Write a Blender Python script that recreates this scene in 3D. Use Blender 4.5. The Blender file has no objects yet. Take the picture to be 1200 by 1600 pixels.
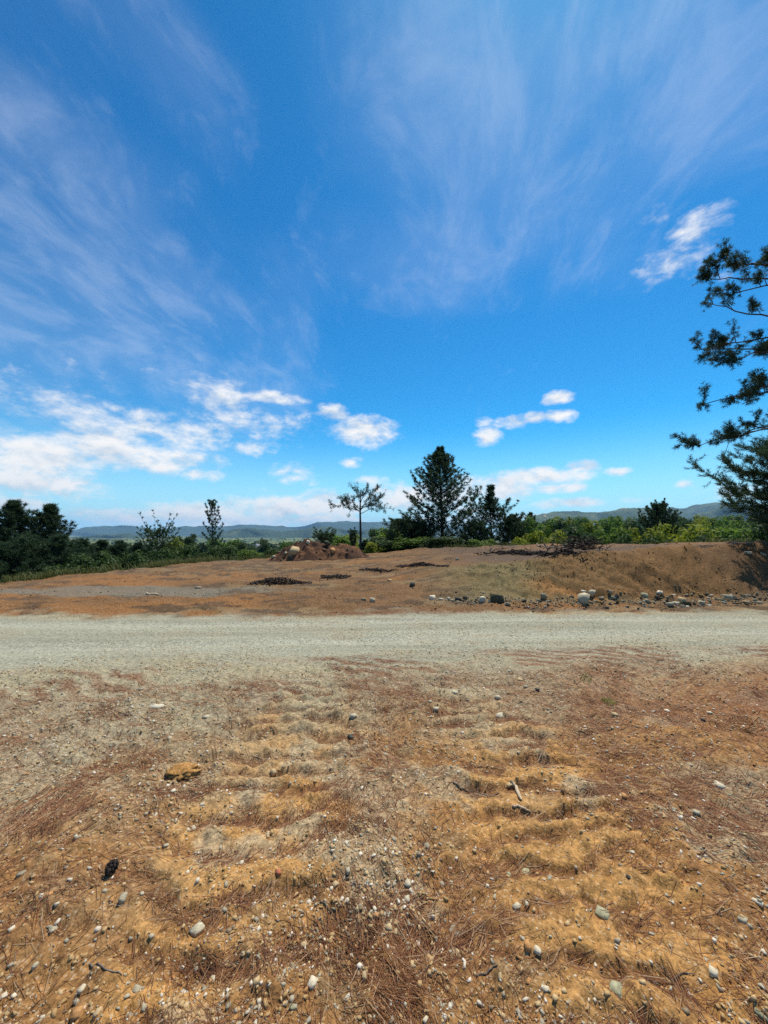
import bpy, bmesh, math, random, os
import numpy as np
from mathutils import Vector, Matrix

# ------------------------------------------------------------------ camera, sky, sun, exposure
scene = bpy.context.scene
COL = scene.collection
EYE = 1.65
FPX = 601.0                       # focal length in pixels of the 1200 px wide photograph (13 mm equivalent)
PITCH = math.atan(32 / FPX)       # horizon sits 32 px under the centre
cam_d = bpy.data.cameras.new('camera')
cam = bpy.data.objects.new('camera', cam_d)
COL.objects.link(cam)
cam.location = (0, 0, EYE)
cam.rotation_euler = (math.pi / 2 + PITCH, 0, 0)
cam_d.sensor_fit = 'HORIZONTAL'
cam_d.sensor_width = 36
cam_d.lens = 36 * FPX / 1200
cam_d.clip_start = 0.05
cam_d.clip_end = 60000
scene.camera = cam
scene.view_settings.view_transform = 'Standard'
scene.view_settings.look = 'None'
scene.view_settings.gamma = 1
scene.view_settings.use_curve_mapping = False
scene.view_settings.exposure = 0.22
scene.cycles.use_denoising = False
scene.cycles.max_bounces = 6
scene.cycles.diffuse_bounces = 3
scene.cycles.transparent_max_bounces = 12
scene.cycles.volume_bounces = 0
scene.cycles.sample_clamp_indirect = 6

SUN_EL, SUN_AZ = math.radians(66), math.radians(32)   # azimuth from +Y towards +X
sdir = Vector((math.sin(SUN_AZ) * math.cos(SUN_EL), math.cos(SUN_AZ) * math.cos(SUN_EL), math.sin(SUN_EL)))
sun_d = bpy.data.lights.new('sun', 'SUN')
sun_d.energy = 5.0
sun_d.angle = math.radians(0.53)
sun_d.color = (1.0, 0.93, 0.80)
sun = bpy.data.objects.new('sun', sun_d)
COL.objects.link(sun)
sun.rotation_euler = (-sdir).to_track_quat('-Z', 'Y').to_euler()
sun.location = (0, 0, 50)


def ray(u, v):
    """direction of the pixel (u, v) of the 1200 x 1600 photograph, forward part about 1"""
    vy = (v - 800) / FPX
    c, s = math.cos(PITCH), math.sin(PITCH)
    return np.array([(u - 600) / FPX, c + vy * s, s - vy * c])


# ---- sky: Nishita, thin cirrus streaks, fair weather cumulus
world = bpy.data.worlds.new('World')
scene.world = world
world.use_nodes = True
wt = world.node_tree
wt.nodes.clear()


class E:
    """a tiny wrapper so that shader math can be written as expressions"""
    tree = wt

    def __init__(self, s): self.s = s

    @staticmethod
    def m(op, *a, clamp=False):
        n = E.tree.nodes.new('ShaderNodeMath')
        n.operation = op
        n.use_clamp = clamp
        for i, x in enumerate(a):
            if isinstance(x, E): E.tree.links.new(x.s, n.inputs[i])
            else: n.inputs[i].default_value = x
        return E(n.outputs[0])

    def __add__(s, o): return E.m('ADD', s, o)
    __radd__ = __add__
    def __sub__(s, o): return E.m('SUBTRACT', s, o)
    def __rsub__(s, o): return E.m('SUBTRACT', o, s)
    def __mul__(s, o): return E.m('MULTIPLY', s, o)
    __rmul__ = __mul__
    def __truediv__(s, o): return E.m('DIVIDE', s, o)
    def __rtruediv__(s, o): return E.m('DIVIDE', o, s)
    def max(s, o): return E.m('MAXIMUM', s, o)
    def min(s, o): return E.m('MINIMUM', s, o)

    def step(s, a, b):
        n = E.tree.nodes.new('ShaderNodeMapRange')
        n.interpolation_type = 'SMOOTHSTEP'
        E.tree.links.new(s.s, n.inputs[0])
        n.inputs[1].default_value = a
        n.inputs[2].default_value = b
        return E(n.outputs[0])


def vdot(v, c):
    n = E.tree.nodes.new('ShaderNodeVectorMath')
    n.operation = 'DOT_PRODUCT'
    E.tree.links.new(v, n.inputs[0])
    n.inputs[1].default_value = c
    return E(n.outputs['Value'])


def combine(x, y, z):
    n = E.tree.nodes.new('ShaderNodeCombineXYZ')
    for i, a in enumerate((x, y, z)):
        if isinstance(a, E): E.tree.links.new(a.s, n.inputs[i])
        else: n.inputs[i].default_value = a
    return n.outputs[0]


def tex_noise(vec, scale, detail=5, rough=0.55, dist=0.0, dims='3D'):
    n = E.tree.nodes.new('ShaderNodeTexNoise')
    n.noise_dimensions = dims
    E.tree.links.new(vec, n.inputs['Vector'])
    n.inputs['Scale'].default_value = scale
    n.inputs['Detail'].default_value = detail
    n.inputs['Roughness'].default_value = rough
    n.inputs['Distortion'].default_value = dist
    return E(n.outputs[0])


def mix_rgb(f, a, b, mode='MIX'):
    n = E.tree.nodes.new('ShaderNodeMix')
    n.data_type = 'RGBA'
    n.blend_type = mode
    n.clamp_factor = True
    for sock, x in ((n.inputs[0], f), (n.inputs[6], a), (n.inputs[7], b)):
        if isinstance(x, E): E.tree.links.new(x.s, sock)
        elif isinstance(x, (int, float)): sock.default_value = x
        elif isinstance(x, tuple): sock.default_value = (*x, 1)
        else: E.tree.links.new(x, sock)
    return n.outputs[2]


SKY_STRENGTH = 0.1
tc = wt.nodes.new('ShaderNodeTexCoord').outputs['Generated']
sky = wt.nodes.new('ShaderNodeTexSky')
sky.sky_type = 'NISHITA'
sky.sun_disc = False
sky.sun_elevation = SUN_EL
sky.sun_rotation = SUN_AZ
sky.altitude = 600
sky.air_density = 1.0
sky.dust_density = 0.3
sky.ozone_density = 2.5
sat = wt.nodes.new('ShaderNodeHueSaturation')
sat.inputs['Saturation'].default_value = 1.22
sat.inputs['Value'].default_value = SKY_STRENGTH
wt.links.new(sky.outputs[0], sat.inputs['Color'])
gam = wt.nodes.new('ShaderNodeGamma')          # the photograph's deep, contrasty blue
gam.inputs['Gamma'].default_value = 1.25
wt.links.new(sat.outputs[0], gam.inputs['Color'])
sky_hi = mix_rgb(1.0, gam.outputs[0], (0.38 / SKY_STRENGTH, 1.52 / SKY_STRENGTH, 1.50 / SKY_STRENGTH), 'MULTIPLY')
dx, dy, dz = vdot(tc, (1, 0, 0)), vdot(tc, (0, 1, 0)), vdot(tc, (0, 0, 1))
# towards the horizon the air pales
sky_col = mix_rgb(1 - dz.step(-0.05, 0.27), sky_hi, (0.50 / SKY_STRENGTH, 0.75 / SKY_STRENGTH, 0.94 / SKY_STRENGTH))


def blob_sum(blobs):
    acc = None
    for u, v, ru, rv, s in blobs:
        d = ray(u, v)
        ln = np.linalg.norm(d)
        c = d / ln
        r = np.cross(c, (0, 0, 1)); r /= np.linalg.norm(r)
        up = np.cross(r, c)
        k = FPX * ln                      # pixels per radian there, roughly
        n = wt.nodes.new('ShaderNodeMapping')       # into the cloud's own frame: across, up, out
        n.vector_type = 'TEXTURE'
        n.inputs['Location'].default_value = c
        n.inputs['Rotation'].default_value = Matrix((r, up, -c)).transposed().to_euler()
        n.inputs['Scale'].default_value = (ru / k, rv / k, 0.6)
        wt.links.new(tc, n.inputs['Vector'])
        l = wt.nodes.new('ShaderNodeVectorMath')
        l.operation = 'DOT_PRODUCT'
        wt.links.new(n.outputs[0], l.inputs[0])
        wt.links.new(n.outputs[0], l.inputs[1])
        g = E.m('MULTIPLY_ADD', E(l.outputs['Value']), -s, s)
        acc = g if acc is None else acc.max(g)
    return acc.max(-1.5)


front = dy.step(-0.05, 0.12)
# --- cirrus
iz = 1 / (dz.max(0.0) + 0.16)
qx, qy = dx * iz, dy * iz
q = combine(qx, qy, 0.0)
w1 = tex_noise(q, 0.9, 2, 0.5, 0, '2D')
w2 = tex_noise(combine(qx + 7.3, qy, 3.0), 0.9, 2, 0.5, 0, '2D')
streak = tex_noise(combine((qx + w1 * 0.45) * 2.0, (qy + w2 * 0.45) * 0.95, 0.0), 1.7, 7, 0.56, 0, '2D')
fine = tex_noise(combine((qx + w1 * 0.4) * 4.6, (qy + w2 * 0.4) * 2.6, 1.7), 2.0, 8, 0.64, 0.25, '2D')
wide = tex_noise(combine(qx * 1.0, qy * 0.6, 5.0), 1.1, 2, 0.5, 0, '2D')
cir_b = blob_sum([
    (180, 470, 330, 170, 1.0), (60, 560, 300, 120, 0.95), (330, 600, 200, 110, 0.9), (720, 100, 300, 260, 0.95), (640, 400, 210, 110, 0.85),
    (880, 330, 190, 110, 0.7), (1100, 170, 220, 120, 0.75), (60, 240, 210, 130, 0.7), (190, 290, 120, 90, 0.6),
    (200, 60, 260, 110, 0.55), (1020, 30, 260, 100, 0.6), (920, 420, 130, 60, 0.5), (60, 640, 320, 90, 1.0),
])
cir_mask = (cir_b.max(-0.4) * 0.75 + 0.28) * front + (1 - front) * (wide * 2.2 - 0.75)
veil = (cir_mask * 1.1 + (streak - 0.5) * 1.6 - 0.25).step(-0.15, 1.25)          # soft veil
wisp = (cir_mask * 0.9 + (streak - 0.5) * 1.3 + (fine - 0.5) * 3.0 - 0.40).step(-0.05, 1.35)   # feathery threads
cir = (veil * 0.14 + wisp * 0.18) * dz.step(0.02, 0.2)
# --- cumulus
cv = combine(dx, dy, dz * 1.9)
n1 = tex_noise(cv, 7.0, 6, 0.58, 0.25)
n1up = tex_noise(combine(dx, dy, dz * 1.9 + 0.035), 7.0, 3, 0.58, 0.25)
n2 = tex_noise(cv, 30.0, 4, 0.6, 0.0)
cum_b = blob_sum([
    (110, 640, 300, 75, 0.46), (330, 640, 150, 60, 0.40), (30, 590, 220, 60, 0.36),
    (20, 705, 190, 62, 1.0), (150, 700, 150, 52, 0.85), (275, 672, 105, 42, 1.0), (30, 752, 190, 36, 0.9), (250, 715, 120, 40, 0.8), (315, 742, 50, 16, 0.8),
    (562, 676, 78, 32, 1.0), (520, 648, 36, 20, 0.7), (430, 622, 62, 14, 0.75), (445, 672, 85, 40, 0.62), (405, 700, 50, 22, 0.65),
    (460, 740, 58, 28, 0.8), (546, 722, 28, 13, 0.8), (400, 764, 34, 10, 0.6), (600, 750, 50, 12, 0.6),
    (765, 680, 30, 22, 0.85), (798, 660, 38, 17, 0.95), (835, 654, 32, 14, 0.9), (874, 650, 34, 16, 1.0), (874, 622, 30, 15, 0.9), (757, 659, 20, 13, 0.7),
    (1045, 420, 62, 40, 0.5), (1088, 350, 48, 44, 0.5), (1022, 340, 34, 20, 0.42), (1125, 430, 46, 16, 0.4), (1065, 395, 60, 28, 0.36),
    (775, 762, 85, 32, 1.0), (845, 744, 95, 20, 1.0), (905, 729, 40, 14, 0.9), (868, 763, 56, 12, 0.85), (890, 786, 80, 12, 0.85),
    (965, 738, 26, 11, 0.8), (990, 781, 36, 9, 0.7), (1075, 758, 24, 15, 0.75), (1120, 768, 66, 16, 0.7), (1180, 770, 60, 20, 0.7),
    (20, 787, 62, 18, 0.95), (200, 808, 110, 22, 0.95), (310, 802, 130, 26, 1.0), (420, 792, 130, 28, 1.0), (520, 786, 110, 28, 1.0), (630, 776, 90, 34, 1.0),
    (690, 785, 90, 30, 0.9), (420, 815, 300, 20, 0.8), (700, 812, 200, 14, 0.7),
])
behind = (tex_noise(combine(dx, dy, dz * 2.5), 3.0, 3, 0.5) * 2.4 - 1.0) * dz.step(0.75, 0.2)
cover = cum_b * front + behind * (1 - front)
dens = cover + (n1 - 0.5) * 2.3 + (n2 - 0.5) * 1.0 - 0.33
cum = dens.step(-0.08, 0.78) * dz.step(-0.02, 0.015)
shade = (0.86 + (n1 - n1up) * 1.7 + (n2 - 0.5) * 0.3 - dens * 0.05).max(0.5).min(1.0)
K = 0.87 / SKY_STRENGTH
cloud_col = mix_rgb(shade.step(0.5, 1.0), (0.62 * K, 0.70 * K, 0.80 * K), (1.0 * K, 0.99 * K, 0.98 * K))
c1 = mix_rgb(cir, sky_col, (0.66 * K, 0.76 * K, 0.95 * K))
c2 = mix_rgb(cum, c1, cloud_col)
bg = wt.nodes.new('ShaderNodeBackground')
bg.inputs['Strength'].default_value = SKY_STRENGTH
wt.links.new(c2, bg.inputs['Color'])
wo = wt.nodes.new('ShaderNodeOutputWorld')
wt.links.new(bg.outputs[0], wo.inputs['Surface'])
world.cycles.sampling_method = 'MANUAL'
world.cycles.sample_map_resolution = 256



# ------------------------------------------------------------------ helpers
RNG = np.random.default_rng(7)
random.seed(7)


def hash2(ix, iy, seed):
    h = (ix.astype(np.int64) * 374761393 + iy.astype(np.int64) * 668265263 + seed * 1442695041) & 0xFFFFFFFF
    h = ((h ^ (h >> 13)) * 1274126177) & 0xFFFFFFFF
    h = ((h ^ (h >> 16)) * 2246822519) & 0xFFFFFFFF
    return ((h ^ (h >> 15)) & 0xFFFFFF) / float(0x1000000)


def vnoise(x, y, seed=0):
    ix, iy = np.floor(x), np.floor(y)
    fx, fy = x - ix, y - iy
    fx = fx * fx * fx * (fx * (fx * 6 - 15) + 10)
    fy = fy * fy * fy * (fy * (fy * 6 - 15) + 10)
    a, b = hash2(ix, iy, seed), hash2(ix + 1, iy, seed)
    c, d = hash2(ix, iy + 1, seed), hash2(ix + 1, iy + 1, seed)
    return (a + (b - a) * fx) * (1 - fy) + (c + (d - c) * fx) * fy


def fbm(x, y, octv=4, seed=0, gain=0.5):
    """about -1 .. 1"""
    s, a, t = 0.0, 1.0, 0.0
    for o in range(octv):
        s = s + a * (vnoise(x + 17.3 * o, y - 9.1 * o, seed + o * 31) * 2 - 1)
        t += a
        a *= gain
        x, y = (x * 0.8 - y * 0.6) * 2.03, (x * 0.6 + y * 0.8) * 2.03
    return s / t * 1.5


def sstep(a, b, x):
    t = np.clip((x - a) / (b - a), 0, 1)
    return t * t * (3 - 2 * t)


def A(*a): return [np.asarray(q, dtype=float) for q in a]


# ------------------------------------------------------------------ the lie of the land
EDGE_AZ = np.radians([-180, -120, -90, -60, -45, -33.6, -15, -4, 5, 18.4, 33.6, 45, 70, 95, 120, 180])
EDGE_R = np.array([70, 45, 22, 17, 18, 20.7, 26.5, 28.5, 27, 23.5, 20.5, 20, 22, 34, 60, 70])


def edge_d(x, y):
    """metres past the rim of the clearing (negative inside)"""
    az, r = np.arctan2(x, y), np.hypot(x, y)
    return r - np.interp(az, EDGE_AZ, EDGE_R) + 0.8 * fbm(x * 0.35, y * 0.35, 2, 5)


def road_near(x): return 5.15 + 0.10 * x + 0.004 * x * x + 0.15 * np.sin(x * 0.5 + 1)
def road_far(x): return 7.85 + 0.03 * x + 0.1 * np.sin(x * 0.6)


def toe_y(x): return 8.75 + 0.02 * x + 0.12 * np.sin(x * 0.9)


def bank_top(x):
    H = np.interp(x, [-30, -6, -2, 0, 1.7, 3.5, 5.2, 6.9, 10.4, 16, 40], [-.25, .05, .15, .3, .47, .73, 1.0, 1.18, 1.29, 1.35, 1.4])
    yc = np.interp(x, [-8, 0, 1.7, 3.5, 6, 10], [22, 17, 13, 11.6, 10.9, 10.7])
    return H, yc


def bank_t(x, y):
    H, yc = bank_top(x)
    yt = toe_y(x)
    return np.clip((y - yt) / (yc - yt), 0, 1)


TRK_DIR = np.array([-0.0667, 0.9978])


def track_st(x, y):
    s = x * TRK_DIR[0] + y * TRK_DIR[1]
    t = x * TRK_DIR[1] - y * TRK_DIR[0]
    return s, t


def z_macro(x, y):
    x, y = A(x, y)
    H, yc = bank_top(x)
    t = bank_t(x, y)
    z = H * (0.55 * sstep(0, 1, t) + 0.45 * t) - 0.26 * sstep(0.5, 8, y - yc) * sstep(2, 6, x)
    z = z + 0.05 * fbm(x * 0.25, y * 0.25, 2, 3) * sstep(9, 14, y)
    d = edge_d(x, y)
    r = np.hypot(x, y)
    drop = np.interp(d, [0, 1.5, 6, 20, 45, 120, 400, 1500, 12000], [0, .2, 1.7, 5.5, 9, 13, 20, 48, 75])
    z = z - drop + 4.0 * fbm(x * 0.006, y * 0.006, 3, 9) * sstep(60, 250, d)
    return z


def road_w(x, y):
    n = 0.5 * fbm(x * 0.8, y * 1.6, 4, 41, 0.6)
    return sstep(-0.65, 0.45, y - road_near(x) + n) * sstep(-0.35, 0.45, road_far(x) - y + n)


def cleat_mask(x, y):
    s, t = track_st(x, y)
    n = fbm(x * 1.3, y * 1.3, 3, 77)
    near = sstep(1.0, 1.6, y) * sstep(5.4, 4.5, y - 0.14 * x)
    m1 = sstep(0.50, 0.34, np.abs(t + 0.50 + 0.10 * n))
    m2 = sstep(0.52, 0.36, np.abs(t - 1.12 + 0.10 * n))
    return np.clip((m1 + m2 + 0.22) * near * (0.72 + 0.9 * n), 0, 1), s, t


def cleat_h(x, y):
    m, s, t = cleat_mask(x, y)
    tc = np.where(t < 0.3, t + 0.5, t - 1.1)
    ph = (s + 0.16 * fbm(x * 1.5, y * 2.4, 3, 12) - 0.10 * tc * tc) / 0.215
    f = ph - np.floor(ph)
    ridge = sstep(0.0, 0.25, f) * sstep(1.0, 0.40, f)       # steep near side, soft far side
    return m, (ridge - 0.45)


def z_fine(x, y):
    """clods, cleat prints, ruts, rills - only near the camera"""
    x, y = A(x, y)
    r = np.hypot(x, y)
    rw = road_w(x, y)
    soft = 1 - rw
    nearw = sstep(14, 8, r)
    z = 0.042 * fbm(x * 1.3, y * 1.3, 3, 21) * soft
    m, cr = cleat_h(x, y)
    z = z + 0.034 * m * cr * (0.45 + 0.95 * vnoise(x * 2.6, y * 5.2, 29)) + 0.012 * m * fbm(x * 9, y * 14, 2, 30, 0.6)
    lump = fbm(x * 4.0, y * 4.0, 3, 22)
    z = z + 0.030 * np.abs(lump) * soft * nearw * (0.5 + 0.5 * vnoise(x * 0.9, y * 0.9, 8))
    z = z + 0.017 * fbm(x * 12, y * 12, 2, 23, 0.6) * soft * nearw
    z = z + 0.0030 * fbm(x * 36, y * 36, 1, 24) * nearw * (0.35 + 0.65 * soft)
    # cracks between clods
    ck = 1 - np.abs(fbm(x * 2.6, y * 2.6, 3, 27))
    z = z - 0.022 * sstep(0.93, 1.0, ck) * soft * nearw * sstep(0.4, 0.6, vnoise(x * 0.8 + 3, y * 0.8, 28))
    # wheel ruts on the road
    yy = (y - road_near(x)) / (road_far(x) - road_near(x))
    rut = np.exp(-((yy - 0.32) / 0.07) ** 2) + np.exp(-((yy - 0.78) / 0.07) ** 2)
    z = z - 0.028 * rut * rw + 0.012 * fbm(x * 0.8, y * 6.0, 3, 33) * rw
    # rills and clods on the bank
    H, yc = bank_top(x)
    t = bank_t(x, y)
    onb = sstep(0.02, 0.2, t) * sstep(1.25, 0.9, (y - toe_y(x)) / (yc - toe_y(x))) * sstep(0.3, 0.8, H)
    a, b = (x * 0.93 + y * 0.45), (-x * 0.36 + y * 0.93)
    p, q = x * 0.80 + y * 0.62, -x * 0.62 + y * 0.80
    z = z + onb * (0.12 * fbm(p * 2.6, q * 0.7, 4, 51, 0.62) + 0.075 * fbm(x * 5, y * 5, 4, 52, 0.65))
    # the scraped ground beyond the road
    bey = sstep(0.0, 0.8, y - road_far(x)) * (1 - onb)
    z = z + bey * sstep(60, 20, r) * (0.055 * fbm(x * 0.9, y * 2.2, 4, 61, 0.55) + 0.018 * np.abs(fbm(x * 3.1, y * 5.1, 3, 62)))
    return z * sstep(45, 25, r)


def zf(x, y): return z_macro(x, y) + z_fine(x, y)


def z1(x, y): return float(zf(np.array([x]), np.array([y]))[0])


def at(u, v):
    """ground point seen at the pixel (u, v)"""
    d = ray(u, v)
    t = np.geomspace(1.0, 400, 700)
    x, y, z = d[0] * t, d[1] * t, EYE + d[2] * t
    below = np.nonzero(z < z_macro(x, y) + 0.01)[0]
    i = below[0] if len(below) else len(t) - 1
    tt = np.linspace(t[max(i - 9, 0)], t[min(i + 9, len(t) - 1)], 160)
    zz = zf(d[0] * tt, d[1] * tt)
    k = np.nonzero(EYE + d[2] * tt < zz)[0]
    k = k[0] if len(k) else len(tt) - 1
    return np.array([d[0] * tt[k], d[1] * tt[k], zz[k]])


def spot(u, D): return D * (u - 600) / FPX, D


def top_z(v, D):
    d = ray(600, v)
    return EYE + D * d[2] / d[1]


def needle_w(x, y):
    """0..1 how thickly fallen pine needles lie"""
    x, y = A(x, y)
    n = fbm(x * 1.1, y * 1.1, 4, 91)
    m, cr = cleat_h(x, y)
    strand = 1 - np.abs(fbm(x * 2.2 + 0.6 * n, y * 3.4, 3, 92))
    w = 0.42 + 0.55 * n + 0.55 * sstep(0.3, 2.0, x) * sstep(1.2, 2.4, y) + 0.55 * sstep(0.8, 1.0, strand) - 0.9 * m * np.clip(cr + 0.15, 0, 1) + 0.6 * m * (cr < -.15)
    w = w - 0.30 * sstep(-0.5, -3.5, x) * sstep(2.2, 4.2, y)
    w = 0.16 + w * 0.62 - 0.14 * sstep(3.0, 1.8, y) * sstep(1.2, 0.2, np.abs(x))
    w = w + (np.where(cr < -0.12, 0.85, 0.02) - w) * np.clip(m * 1.1, 0, 1) * 0.85
    # swept into streaks along the near edge of the road
    e = y - road_near(x)
    p = x * 0.62 + y * 1.6 + 0.35 * n
    rip = 0.5 + 0.5 * np.sin(p * 17 + 2.5 * fbm(x * 2, y * 2, 2, 95))
    edge = np.exp(-((e + 0.35) / 0.55) ** 2)
    w = w * (1 - edge) + edge * (rip * sstep(-0.1, 0.5, fbm(x * 0.9, y * 1.5, 3, 96) + 0.18) * 1.1)
    w = w * sstep(0.15, -0.15, e)
    far = np.exp(-((y - road_far(x) - 0.18) / 0.14) ** 2) * sstep(-0.1, 0.5, fbm(x * 1.4, y * 4, 3, 98) + 0.1)
    return np.clip(w, 0, 1) + 0.7 * far * sstep(-4, 0, x)


def soil_rgb(x, y):
    """the colour of the bare ground itself"""
    x, y = A(x, y)
    r = np.hypot(x, y)

    def C(*c): return np.array(c)[None, :]

    def lay(base, w, c): return base + (c - base) * np.clip(w, 0, 1)[:, None]
    n1, n2, n3 = fbm(x * 0.8, y * 0.8, 4, 101), fbm(x * 2.3, y * 2.3, 4, 102), fbm(x * 6, y * 6, 3, 103)
    col = np.repeat(C(0.255, 0.132, 0.047), len(x), 0)                          # ochre brown earth
    col = lay(col, sstep(0.0, 0.55, n2 + 0.3 * n3) * 0.9, C(0.37, 0.190, 0.058))   # brighter ochre
    col = lay(col, sstep(0.1, 0.7, -n1 + 0.5 * n3) * 0.7, C(0.215, 0.148, 0.072))   # drab
    m, cr = cleat_h(x, y)
    col = lay(col, m * np.clip(cr + 0.35, 0, 1) * 0.85, C(0.40, 0.218, 0.074))
    # grey green crushed stone spilling from the road
    e = y - road_near(x)
    spill = sstep(-2.9, -0.7, e - 0.28 * np.clip(x, -5, 3) + 0.9 * n1 + 0.35 * n3)
    col = lay(col, spill * 0.85, C(0.275, 0.255, 0.170))
    col = lay(col, sstep(0.3, 0.7, n2 - 0.6 * n1) * 0.6, C(0.30, 0.262, 0.175))
    rw = road_w(x, y)
    yy = (y - road_near(x)) / (road_far(x) - road_near(x))
    rc = 1.0 + 0.17 * fbm(x * 0.35, y * 6, 4, 111, 0.6)
    rut = np.exp(-((yy - 0.32) / 0.08) ** 2) + np.exp(-((yy - 0.78) / 0.08) ** 2)
    roadc = C(0.258, 0.250, 0.182) * rc[:, None]
    roadc = lay(roadc, rut * 0.6, C(0.335, 0.325, 0.25))
    roadc = lay(roadc, np.exp(-((yy - 0.55) / 0.06) ** 2) * 0.45, C(0.215, 0.205, 0.15))
    roadc = lay(roadc, sstep(0.2, 0.7, fbm(x * 1.5, y * 6, 3, 112)) * 0.35, C(0.27, 0.215, 0.13))
    col = col + (roadc - col) * rw[:, None]
    # beyond the road: brown scraped earth with orange and khaki patches
    bey = sstep(-0.25, 0.45, y - road_far(x) + 0.3 * n2)
    far = np.repeat(C(0.145, 0.078, 0.033), len(x), 0)
    f1, f2, f3 = fbm(x * 0.22, y * 0.35, 4, 121), fbm(x * 0.5, y * 1.2, 4, 122, 0.6), fbm(x * 1.5, y * 3.0, 3, 123)
    far = lay(far, sstep(0.0, 0.5, f1 + 0.4 * f2), C(0.20, 0.094, 0.032))
    far = lay(far, sstep(0.15, 0.6, f2 - 0.4 * f1) * 0.7, C(0.185, 0.128, 0.064))
    far = lay(far, sstep(0.10, 0.55, f3 + 0.4 * f2) * 0.8, C(0.070, 0.043, 0.024))
    far = lay(far, sstep(8.2, 6.0, np.hypot((x + 7.2) * 0.75, (y - 10.9) * 3.6) * 2.2 + 2.6 * f2) * 0.75, C(0.145, 0.132, 0.10))  # blue grey gravel
    H, yc = bank_top(x)
    t = bank_t(x, y)
    tt = (y - toe_y(x)) / (yc - toe_y(x))
    onb = sstep(0.0, 0.15, t) * sstep(1.2, 0.95, tt) * sstep(0.35, 0.7, H)
    far = lay(far, onb * sstep(3.9, 2.8, np.abs(x - 2.5) + 0.7 * f2 + .3 * f3) * 0.85, C(0.140, 0.112, 0.048))    # khaki
    far = lay(far, onb * sstep(3.6, 5, x) * 0.9, C(0.145, 0.076, 0.027))
    far = lay(far, onb * sstep(0.0, 0.6, fbm(x * 0.8 + y * 0.6, y * 0.5, 3, 124)) * sstep(3.2, 4.2, x) * sstep(0.75, 0.35, t) * 0.8, C(0.25, 0.118, 0.038))
    far = lay(far, onb * sstep(7.6, 9.8, x) * 0.6, C(0.085, 0.050, 0.028))
    far = lay(far, sstep(0.0, 0.18, tt) * sstep(0.20, 0.02, tt) * sstep(0.5, 1.5, x) * 0.8, C(0.165, 0.15, 0.105))      # rubble strip
    plat = sstep(1.0, 1.25, tt) * sstep(2.0, 4.0, x)
    far = lay(far, plat * 0.9, C(0.15, 0.083, 0.038))
    far = lay(far, plat * sstep(0.1, 0.4, fbm(x * 0.5, y * 0.9, 3, 126) + sstep(10, 4, x) * .8) * 0.75, C(0.075, 0.052, 0.036))
    col = col + (far - col) * bey[:, None]
    # needle litter dyes the ground a little
    col = lay(col, needle_w(x, y) * 0.30 * sstep(9, 4, r), C(0.180, 0.085, 0.038))
    col = lay(col, needle_w(x, y) * 0.62 * sstep(3.2, 5.0, r) * sstep(11, 9, r), C(0.165, 0.066, 0.034))
    # past the rim: grass, bushes, farther off fields and woods
    d = edge_d(x, y)
    col = lay(col, sstep(0.2, 2.0, d), C(0.055, 0.068, 0.022))
    v1, v2 = fbm(x * 0.012, y * 0.006, 3, 131), fbm(x * 0.05, y * 0.03, 3, 132)
    val = np.repeat(C(0.075, 0.105, 0.03), len(x), 0)
    val = lay(val, sstep(0.0, 0.3, v1), C(0.20, 0.20, 0.055))
    val = lay(val, sstep(0.1, 0.4, v2), C(0.04, 0.065, 0.022))
    col = col + (val - col) * sstep(25, 60, d)[:, None]
    return col


# ------------------------------------------------------------------ mesh helpers
def mesh_obj(name, V, F, mat=None, parent=None, col=None, smooth=False, F2=None):
    """V (n,3), F (m,k) one face size (F2 a second size); col: per vertex rgb"""
    me = bpy.data.meshes.new(name)
    V = np.ascontiguousarray(V, dtype=np.float32)
    F = np.asarray(F, dtype=np.int32)
    loops, starts, tot = F.ravel(), np.arange(len(F), dtype=np.int32) * F.shape[1], F.size
    if F2 is not None and len(F2):
        F2 = np.asarray(F2, dtype=np.int32)
        loops = np.concatenate([loops, F2.ravel()])
        starts = np.concatenate([starts, tot + np.arange(len(F2), dtype=np.int32) * F2.shape[1]])
    me.vertices.add(len(V)); me.loops.add(len(loops)); me.polygons.add(len(starts))
    me.vertices.foreach_set('co', V.ravel())
    me.loops.foreach_set('vertex_index', loops.astype(np.int32))
    me.polygons.foreach_set('loop_start', starts.astype(np.int32))
    if smooth: me.polygons.foreach_set('use_smooth', np.ones(len(starts), dtype=bool))
    me.update(calc_edges=True)
    if col is not None:
        ca = me.color_attributes.new('soil', 'FLOAT_COLOR', 'POINT')
        c4 = np.ones((len(V), 4), dtype=np.float32)
        c4[:, :3] = col
        ca.data.foreach_set('color', c4.ravel())
    o = bpy.data.objects.new(name, me)
    if mat: me.materials.append(mat)
    COL.objects.link(o)
    if parent: o.parent = parent
    return o


def tag(o, label=None, cat=None, group=None, kind=None):
    if label: o['label'] = label
    if cat: o['category'] = cat
    if group: o['group'] = group
    if kind: o['kind'] = kind
    return o


def empty(name, loc):
    o = bpy.data.objects.new(name, None)
    o.empty_display_size = 0.2
    COL.objects.link(o)
    o.location = loc
    return o


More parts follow.
